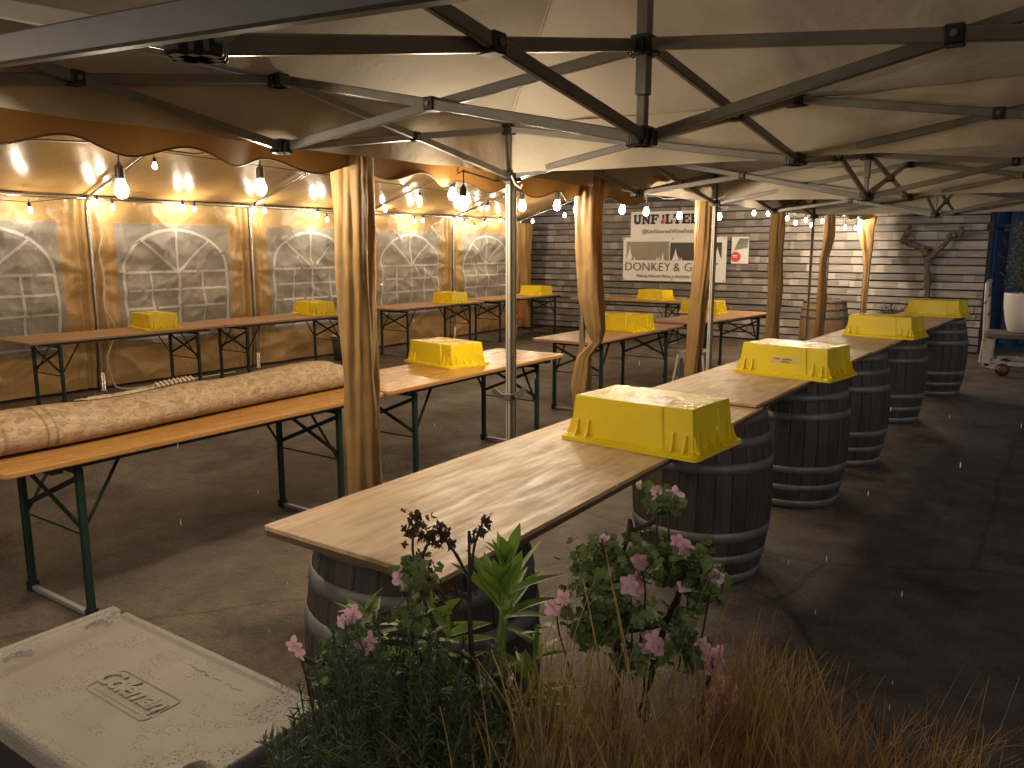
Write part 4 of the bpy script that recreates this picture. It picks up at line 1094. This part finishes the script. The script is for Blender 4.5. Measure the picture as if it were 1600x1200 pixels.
# ------------------------------------------------------------------ olive tree in the white pot on a cart
CTX, CTY = -.05, 12.4
cart = empty('garden_cart', (CTX, CTY, 0)); tag(cart, 'rusty white steel cart holding the potted olive tree', 'cart')
m = MB(); m.ngon_prism(rrect(1.28, .72, .07), .50, .56); m.build('deck', MT['grey'], cart, .01, 2)
m = MB(); m.tube([(-.66, -.30, .16), (-.64, -.30, .5), (-.66, -.30, .9), (-.67, -.30, 1.2), (-.66, -.26, 1.23), (-.66, .26, 1.23), (-.67, .30, 1.2), (-.64, .30, .5)], .022, 8); m.build('handle', MT['cartwhite'], cart)
for s in (-1, 1):
    m = MB(); m.bar((-.60, s * .30, .12), (-.58, s * .30, .50), .05, .10); m.bar((-.62, s * .30, .14), (-.42, s * .30, .10), .05, .06); m.build('fork', MT['cartwhite'], cart, .006, 1)
    m = MB(); m.lathe([(.0, -.022), (.05, -.022), (.083, -.02), (.088, 0), (.083, .02), (.05, .022), (0, .022)], 24); w_ = m.build('wheel', MT['rubber'], cart); w_.location = (-.40, s * .30, .088); w_.rotation_euler.x = R(90)
    m = MB(); m.lathe([(0, -.028), (.045, -.028), (.05, -.02), (.05, .02), (.045, .028), (0, .028)], 16); m.build('hub', MT['rust'], w_)
    m = MB(); m.bar((-.5, s * .30, .17), (.6, s * .30, .17), .035, .05); m.build('lower_rail', MT['cartwhite'], cart)
    m = MB(); m.bar((.58, s * .30, .0), (.58, s * .30, .50), .05, .06); m.build('rear_leg', MT['cartwhite'], cart)
pot = empty('potted_olive_tree', (-.24, CTY, .56)); tag(pot, 'grey-green olive tree in a tall white pot on the cart', 'potted tree')
m = MB(); m.lathe([(0, 0), (.19, 0), (.215, .02), (.25, .14), (.285, .34), (.292, .50), (.292, .52), (.275, .52), (.27, .48), (.0, .47)], 40); m.build('pot', MT['pot'], pot)
m = MB(); m.lathe([(0, .475), (.272, .475)], 24); m.build('soil', MT['soil'], pot)
m = MB(); m.tube([(0, 0, .45), (.02, 0, .7), (0, .02, 1.0), (.02, 0, 1.35)], [.025, .02, .015, .008], 7); m.build('trunk', MT['bark'], pot)
ro2 = random.Random(21); m = MB(); tw = MB()
for k in range(150):
    a = ro2.uniform(0, 2 * math.pi); zz = ro2.uniform(.50, 1.45); rad = (.34 * (1 - ((zz - .9) / .75) ** 2) + .04) * ro2.uniform(.5, 1.1)
    e = Vector((rad * math.cos(a), rad * math.sin(a), zz + .12)); s0 = Vector((.01, 0, max(.45, zz - .22)))
    tw.tube([s0, s0.lerp(e, .6) + Vector((0, 0, .03)), e], [.005, .003, .0015], 4, False)
    for q in range(16):
        t = .35 + .65 * q / 15; p = s0.lerp(e, t); d = (e - s0).normalized() * .6 + rdir(ro2) * .8
        leaf(m, p, d, rdir(ro2), ro2.uniform(.045, .075), .013, .1, 2)
tw.build('twigs', MT['twig'], pot); m.build('crown', MT['olive'], pot)
# small shrub against the wall
sh = empty('small_shrub', (-2.08, 13.75, 0)); tag(sh, 'small shrub in a dark pot at the foot of the vine', 'shrub')
m = MB(); m.lathe([(0, 0), (.15, 0), (.20, .42), (.18, .42), (.0, .40)], 24); m.build('pot', MT['rubber'], sh)
m = MB(); tw = MB()
for k in range(70):
    d = rdir(ro2, .1); e = Vector((0, 0, .42)) + Vector((d.x * .27, d.y * .27, d.z * .45)) * ro2.uniform(.6, 1.1)
    tw.tube([(0, 0, .40), e], .003, 4, False)
    for q in range(9): leaf(m, Vector((0, 0, .42)).lerp(e, .4 + .6 * q / 8), d + rdir(ro2), rdir(ro2), .045, .02, .1, 2)
tw.build('twigs', MT['twig'], sh); m.build('foliage', MT['shrub'], sh)

# ================================================================== STOOL, BIN, CORDS
st = empty('metal_stool', (-3.44, 8.82, 0), R(12)); tag(st, 'grey metal cafe stool under the brown tables', 'stool')
m = MB(); m.ngon_prism(rrect(.33, .33, .05), .455, .485); m.build('seat', MT['zinc'], st, .006, 2)
m = MB(); m.ngon_prism(rrect(.325, .325, .05), .40, .456); m.build('apron', MT['zinc'], st)
for sx in (-1, 1):
    for sy in (-1, 1):
        m = MB(); m.bar((sx * .14, sy * .14, .44), (sx * .20, sy * .20, .0), .04, .03); m.build('leg', MT['zinc'], st, .004, 1)
bn = empty('metal_bin', (-8.75, 8.35, 0)); tag(bn, 'small grey metal bin on the floor by the tent wall', 'bin')
m = MB(); m.lathe([(0, .01), (.16, .01), (.165, 0), (.20, .36), (.208, .365), (.205, .372), (.19, .36), (.155, .02)], 32); m.build('body', MT['zinc'], bn)
for s in (-1, 1):
    m = MB(); m.tube([(s * .2, -.05, .28), (s * .235, -.04, .26), (s * .235, .04, .26), (s * .2, .05, .28)], .006, 6); m.build('handle', MT['zinc'], bn)
xp = XL + .11
cp = [(xp, 4.86, 2.2), (xp + .01, 4.93, 2.0), (xp, 4.96, 1.8), (xp + .02, 4.90, 1.6), (xp + .02, 4.93, 1.3), (xp + .03, 4.90, 1.0), (xp + .04, 4.99, .78), (xp + .03, 4.97, .6), (xp + .04, 4.88, .4), (xp + .05, 4.90, .2), (xp + .08, 5.0, .02), (xp + .1, 5.6, .012), (xp + .05, 6.6, .012)]
def smooth(pts, k=6):
    P = [Vector(p) for p in pts]; out = []
    for i in range(len(P) - 1):
        a, b, c_, d = P[max(i - 1, 0)], P[i], P[i + 1], P[min(i + 2, len(P) - 1)]
        for j in range(k):
            t = j / k; out.append(.5 * ((2 * b) + (c_ - a) * t + (2 * a - 5 * b + 4 * c_ - d) * t * t + (3 * b - a - 3 * c_ + d) * t ** 3))
    return out + [P[-1]]
m = MB(); m.tube(smooth(cp), .009, 6); tag(m.build('power_cord', MT['cord']), 'white power cord running down the tent pole between windows', 'cord')
m = MB(); pts = []
for k in range(60):
    t = k / 59 * 2 * math.pi * 3; pts.append((-8.95 + .10 * math.cos(t) + .01 * k / 20, 13.35 + .12 * math.sin(t), .34 + .13 * math.sin(t * .9 + 1) + .05))
m.tube(pts + [(-8.9, 13.2, .1), (-8.8, 13.1, .012), (-8.6, 12.4, .012)], .008, 6); tag(m.build('extension_cord', MT['orange']), 'coiled orange extension cord hanging at the far tent corner', 'cord')

# ================================================================== PLANTER AND PLANTS IN FRONT
pz = .70
plx = empty('planter_box', (-.47, .80, 0), R(22)); tag(plx, 'dark timber planter box below the flowers and grasses', 'planter')
for s in (-1, 1):
    for k in range(4):
        m = MB(); m.box((0, s * .19, .09 + k * .175), (1.5, .03, .168)); m.build('plank', MT['planter'], plx, .004, 1)
        m = MB(); m.box((s * .735, 0, .09 + k * .175), (.03, .35, .168)); m.build('plank', MT['planter'], plx, .004, 1)
m = MB(); m.grid(lambda u, v: ((u - .5) * 1.44, (v - .5) * .35, .66 + .02 * mnoise.noise(Vector((u * 8, v * 4, 0)))), 30, 8); m.build('soil', MT['soil'], plx)
rp = random.Random(31)
def base_for(p):
    """soil point below a spot, pulled inside the planter"""
    q = Matrix.Rotation(-R(22), 3, 'Z') @ (Vector((p[0], p[1], 0)) - Vector((-.47, .80, 0)))
    q.x = max(-.68, min(.68, q.x)); q.y = max(-.13, min(.13, q.y))
    w_ = Matrix.Rotation(R(22), 3, 'Z') @ q + Vector((-.47, .80, 0)); return Vector((w_.x, w_.y, .66))
# rosemary
cen = at_d(560, 1130, 1.0); b0 = base_for(cen)
ros = empty('rosemary_bush', b0); tag(ros, 'dark needle-leaved rosemary bush spilling over beside the cooler', 'shrub')
nd, tw = MB(), MB()
spots = []
while len(spots) < 330:
    px, py = rp.uniform(395, 800), rp.uniform(925, 1260)
    edge = 1190 - (px - 400) * 1.55 if px < 560 else 960 + (px - 560) * .25
    if py < edge + rp.uniform(-15, 25): continue
    spots.append((px, py, rp.uniform(.88, 1.10)))
for px, py, d in spots:
    e = at_d(px, py, d) - b0; s0 = Vector((e.x * .6, e.y * .6, e.z * .55 - .06))
    mid_ = s0.lerp(e, .55) + Vector((rp.uniform(-.02, .02), rp.uniform(-.02, .02), -.015))
    pts = smooth([s0, mid_, e + Vector((0, 0, .01))], 5); tw.tube(pts, .0009, 4, False)
    dirn = (e - mid_).normalized()
    for q in range(80):
        t = (.45 + .55 * q / 79) * (len(pts) - 1); i_ = min(int(t), len(pts) - 2); p = pts[i_].lerp(pts[i_ + 1], t - i_)
        dd = dirn * .8 + rdir(rp) * .9
        L_ = rp.uniform(.011, .020); sx = dd.cross(rdir(rp)).normalized() * .0014; dd = dd.normalized() * L_
        nd.add([p - sx, p + sx, p + dd], [(0, 1, 2)])
tw.build('stems', MT['rosemary'], ros); nd.build('needles', MT['rosemary'], ros)
# lance-leaved plant: several rosettes on stems
lc = empty('lance_leaved_plant', base_for(at_d(690, 1050, 1.05))); tag(lc, 'bright green lance-leaved plant in front of the first barrel', 'plant')
o0 = Vector(lc.location); lv, tw = MB(), MB()
for px, py, d, n, sz, upw in ((572, 935, 1.08, 9, .075, .75), (640, 945, 1.08, 9, .075, .5), (600, 975, 1.04, 8, .065, .4), (665, 985, 1.05, 10, .085, .4), (700, 935, 1.10, 7, .085, .9), (785, 900, 1.10, 15, .095, 1.5), (795, 860, 1.12, 9, .085, 2.0), (720, 1010, 1.05, 8, .07, .6), (775, 1040, 1.02, 9, .075, .6), (840, 960, 1.1, 8, .07, .6), (590, 1010, 1.0, 6, .06, .3), (830, 1020, 1.05, 9, .07, .8), (730, 1060, 1.0, 8, .07, .6), (860, 1090, .97, 9, .06, .8), (800, 1130, .95, 9, .06, .7)):
    e = at_d(px, py + 25, d) - o0
    tw.tube(smooth([(e.x * .3, e.y * .3, -.03), (e.x * .8, e.y * .8, e.z * .5), e], 4), [.0035] * 9, 5, False)
    for k in range(n):
        a = 2 * math.pi * k / n + rp.random(); dd = Vector((math.cos(a), math.sin(a), upw * rp.uniform(.6, 1.3)))
        f_ = k / n; dd.z = upw * (.25 + 1.5 * f_) * rp.uniform(.7, 1.3)
        leaf(lv, e + Vector((rp.uniform(-.004, .004), rp.uniform(-.004, .004), -.045 + .06 * f_)), dd, (rp.uniform(-.3, .3), rp.uniform(-.3, .3), 1), sz * rp.uniform(.7, 1.15) * (1.1 - .35 * f_), sz * rp.uniform(.22, .30), rp.uniform(-.05, .38), 6)
tw.build('stems', MT['lance'], lc); lv.build('leaves', MT['lance'], lc)
# dried flower stalks
ds = empty('dried_flower_stalks', base_for(at_d(690, 1050, 1.1))); tag(ds, 'dark dried flower stalks standing in front of the plywood', 'plant')
o0 = Vector(ds.location); tw, sd = MB(), MB()
def stalk(path, r0=.003, heads=()):
    P = [at_d(*q) - o0 for q in path]; pts = smooth(P, 6); tw.tube(pts, [r0 * (1 - .5 * i / len(pts)) * rp.uniform(.8, 1.25) for i in range(len(pts))], 5, False)
for path in ([(745, 1150, 1.02), (735, 980, 1.05), (733, 830, 1.06)], [(700, 1040, 1.08), (660, 930, 1.10), (645, 860, 1.12), (650, 815, 1.12)], [(655, 890, 1.11), (668, 850, 1.12), (688, 828, 1.12)],
             [(745, 930, 1.08), (715, 870, 1.10), (700, 850, 1.1), (695, 835, 1.1)], [(735, 900, 1.08), (742, 850, 1.1), (755, 815, 1.1)], [(850, 1120, 1.0), (700, 1010, 1.02), (590, 990, 1.03)], [(800, 1130, 1.0), (740, 1060, 1.0), (670, 1000, 1.02)]):
    stalk(path, .0042 if path[0] == (745, 1150, 1.02) else .0028)
for px, py, s, n in ((650, 812, 14, 34), (645, 835, 14, 26), (668, 838, 12, 26), (690, 828, 9, 22), (683, 845, 8, 12), (655, 880, 16, 40), (668, 900, 16, 30), (640, 905, 14, 24), (697, 838, 6, 10), (706, 848, 6, 10), (758, 815, 8, 18), (748, 830, 8, 16), (738, 845, 5, 8), (700, 930, 16, 26), (715, 945, 14, 20), (690, 945, 10, 14)):
    for k in range(n):
        p = at_d(px + rp.gauss(0, s * .55), py + rp.gauss(0, s * .55), 1.12 + rp.uniform(-.012, .012)) - o0
        for q in range(3): leaf(sd, p, rdir(rp), rdir(rp), rp.uniform(.005, .010), .006, .3, 2)
tw.build('stems', MT['twig'], ds); sd.build('seed_heads', MT['seed'], ds)
# geraniums
def gleaf(mb, p, nrm, r_):
    nrm = Vector(nrm).normalized(); u = nrm.orthogonal().normalized(); v = nrm.cross(u); a0 = rp.uniform(0, 6.28); vs = [Vector(p)]; n = 15
    for k in range(n):
        t = a0 + .35 + (2 * math.pi - .7) * k / (n - 1); rr2 = r_ * (1 + .16 * math.cos(5 * (t - a0)) + .05 * math.cos(15 * t))
        vs.append(Vector(p) + (u * math.cos(t) + v * math.sin(t)) * rr2 + nrm * (r_ * (.25 + .14 * math.cos(7 * t))))
    mb.add(vs, [(0, k, k + 1) for k in range(1, n)], True)
def flower(mb, p, r_, face):
    face = Vector(face).normalized(); u = face.orthogonal().normalized(); v = face.cross(u)
    for k in range(5):
        a = 2 * math.pi * k / 5 + rp.uniform(-.25, .25); d = u * math.cos(a) + v * math.sin(a)
        leaf(mb, p, d + face * .35, face, r_ * rp.uniform(.85, 1.25), r_ * rp.uniform(.7, .95), rp.uniform(.0, .5), 5, True)
def geranium(label, clumps, flowers, stems, dd):
    cx = sum(c_[0] for c_ in clumps) / len(clumps)
    root = empty('geranium', base_for(at_d(cx, 1050, dd))); tag(root, label, 'flower', 'pink geraniums'); o1 = Vector(root.location)
    lf, fl, tw, bd = MB(), MB(), MB(), MB()
    for px, py, sx, sy, n in clumps:
        for k in range(int(n * 2.3)):
            p = at_d(px + rp.gauss(0, sx * .5), py + rp.gauss(0, sy * .5), dd + rp.gauss(0, .035)) - o1
            gleaf(lf, p, rdir(rp, -.1) + Vector((.2, -.4, .6)), rp.uniform(.0055, .0105))
    for px, py, n, s in flowers:
        c0 = at_d(px, py, dd - .03) - o1
        for k in range(n): flower(fl, c0 + rdir(rp) * rp.uniform(.3, 1.) * s * (.0 if n == 1 else 1), rp.uniform(.009, .013), rdir(rp) * .6 - _fw)
        tw.tube(smooth([c0, c0 + Vector((0, 0, -.04)) + rdir(rp) * .01, c0 + Vector((c0.x * -.2, c0.y * -.2, -.12))], 4), .0014, 4, False)
    for path in stems:
        pts = smooth([at_d(*q) - o1 for q in path], 5); tw.tube(pts, [.0048 * (1 - .45 * i / len(pts)) * rp.uniform(.8, 1.25) for i in range(len(pts))], 6, False)
    tw.build('stems', MT['twig'], root); lf.build('leaves', MT['geranium'], root); fl.build('blossoms', MT['petal'], root)
geranium('pink geranium with two leafy heads in front of the second barrel',
         [(950, 875, 45, 30, 60), (935, 920, 45, 40, 70), (960, 970, 50, 40, 60), (920, 980, 30, 25, 26), (1040, 880, 40, 30, 44), (1085, 895, 40, 35, 60), (1100, 925, 28, 28, 30), (1035, 785, 26, 22, 34), (1060, 975, 28, 30, 26), (1085, 1025, 30, 25, 20), (1000, 1030, 50, 30, 30)],
         [(998, 880, 3, .014), (985, 912, 4, .018), (1010, 1002, 7, .022), (1108, 1018, 4, .02), (1115, 1035, 4, .02), (1122, 1083, 6, .02), (1068, 848, 2, .01), (1078, 912, 2, .012), (1115, 903, 2, .008), (1028, 770, 1, .01), (1052, 772, 1, .01), (940, 842, 1, .01), (872, 945, 2, .012)],
         [((960, 1150, .98), (965, 1000, 1.0), (950, 880, 1.0)), ((1000, 1120, .98), (1040, 975, 1.0), (1075, 900, 1.0)), ((975, 985, 1.0), (1030, 975, 1.0), (1060, 940, 1.0)), ((955, 900, 1.0), (985, 835, 1.01), (1020, 815, 1.01), (1035, 790, 1.01)), ((985, 835, 1.01), (984, 812, 1.01))], 1.0)
geranium('pink geranium blooming low among the rosemary',
         [(650, 900, 26, 26, 34), (530, 1020, 30, 30, 22), (520, 1055, 30, 25, 22), (560, 985, 26, 20, 16), (640, 960, 26, 24, 16)],
         [(566, 1012, 4, .022), (541, 966, 2, .012), (468, 1018, 2, .014), (628, 903, 1, .01)],
         [((700, 1080, 1.0), (640, 1010, 1.0), (566, 1005, 1.0)), ((640, 1010, 1.0), (655, 930, 1.03), (648, 890, 1.05)), ((566, 1040, 1.0), (500, 1040, 1.0), (470, 1025, 1.0))], 1.0)
# ornamental grasses
def grass(label, spots, mt, seed):
    r_ = random.Random(seed); cx = sum(s[0] for s in spots) / len(spots)
    root = empty('ornamental_grass', base_for(at_d(cx, 1200, .95))); tag(root, label, 'grass', 'ornamental grass tufts'); o1 = Vector(root.location); m = MB()
    for px, n, lean, top, spread in spots:
        n = int(n * .62)
        bp = at_d(px, 1240, .92)
        for k in range(n):
            tx = px + lean + r_.gauss(0, spread); ty = top + abs(r_.gauss(0, 75)) + abs(tx - px - lean) * .28
            e = at_d(tx, ty, .93 + r_.gauss(0, .07)) - o1
            b_ = bp + Vector((r_.gauss(0, .045), r_.gauss(0, .04), -.08)) - o1
            c_ = b_.lerp(e, .55) + Vector((0, 0, (e - b_).length * r_.uniform(.05, .22)))
            w = r_.uniform(.0006, .0017); sd_ = _rt * w; n_ = 7; vs = []
            for i in range(n_ + 1):
                t = i / n_; p = b_ * (1 - t) ** 2 + c_ * 2 * t * (1 - t) + e * t * t; ww = sd_ * (1 - t * .85) + Vector((0, w * .5 * math.sin(k), 0))
                vs += [p - ww, p + ww]
            m.add(vs, [(2 * i, 2 * i + 1, 2 * i + 3, 2 * i + 2) for i in range(n_)], True)
    m.build('blades', mt, root)
grass('tan ornamental grass tuft below the pink geranium', [(760, 120, -30, 1080, 60), (850, 330, 20, 985, 75), (940, 330, 30, 1000, 75), (1030, 260, 10, 1030, 80), (880, 30, 40, 860, 50), (960, 14, 20, 830, 70)], MT['drygrass'], 41)
grass('rust-coloured ornamental grass tuft arching over the dark pavement', [(1130, 330, 40, 985, 60), (1210, 330, 20, 995, 65), (1290, 200, 60, 1075, 80), (1400, 150, 60, 1085, 90), (1480, 110, 60, 1120, 80), (1150, 26, 60, 930, 60), (1430, 26, 80, 1030, 90)], MT['drygrass_rust'], 42)
grass('long rust-coloured grass blades sweeping low under the rosemary', [(760, 110, -170, 1120, 90), (680, 70, -110, 1140, 70)], MT['drygrass_rust'], 43)

# ------------------------------------------------------------------ falling rain, thin
m = MB(); rn = random.Random(77)
for k in range(60):
    p = Vector((rn.uniform(-3, .5), rn.uniform(1.0, 3.5), rn.uniform(.1, 1.3))); r_ = .0016
    m.tube([p, p + Vector((0, 0, .009)), p + Vector((0, 0, .018))], [.0004, r_, .0004], 5, False)
tag(m.build('rain', MT['white']), 'sparse falling raindrops in front of the bar', 'rain', kind='stuff')

m = MB(); rn = random.Random(5)
for k in range(170):
    p = Vector((rn.uniform(-8, .5), rn.uniform(1.3, 12), .010)); a = rn.uniform(0, 6.28)
    leaf(m, p, (math.cos(a), math.sin(a), .15), (0, 0, 1), rn.uniform(.012, .045), rn.uniform(.006, .02), rn.uniform(.1, .5), 2)
tag(m.build('litter', MT['seed']), 'small dry leaves and grit scattered over the pavement', 'litter', kind='stuff')
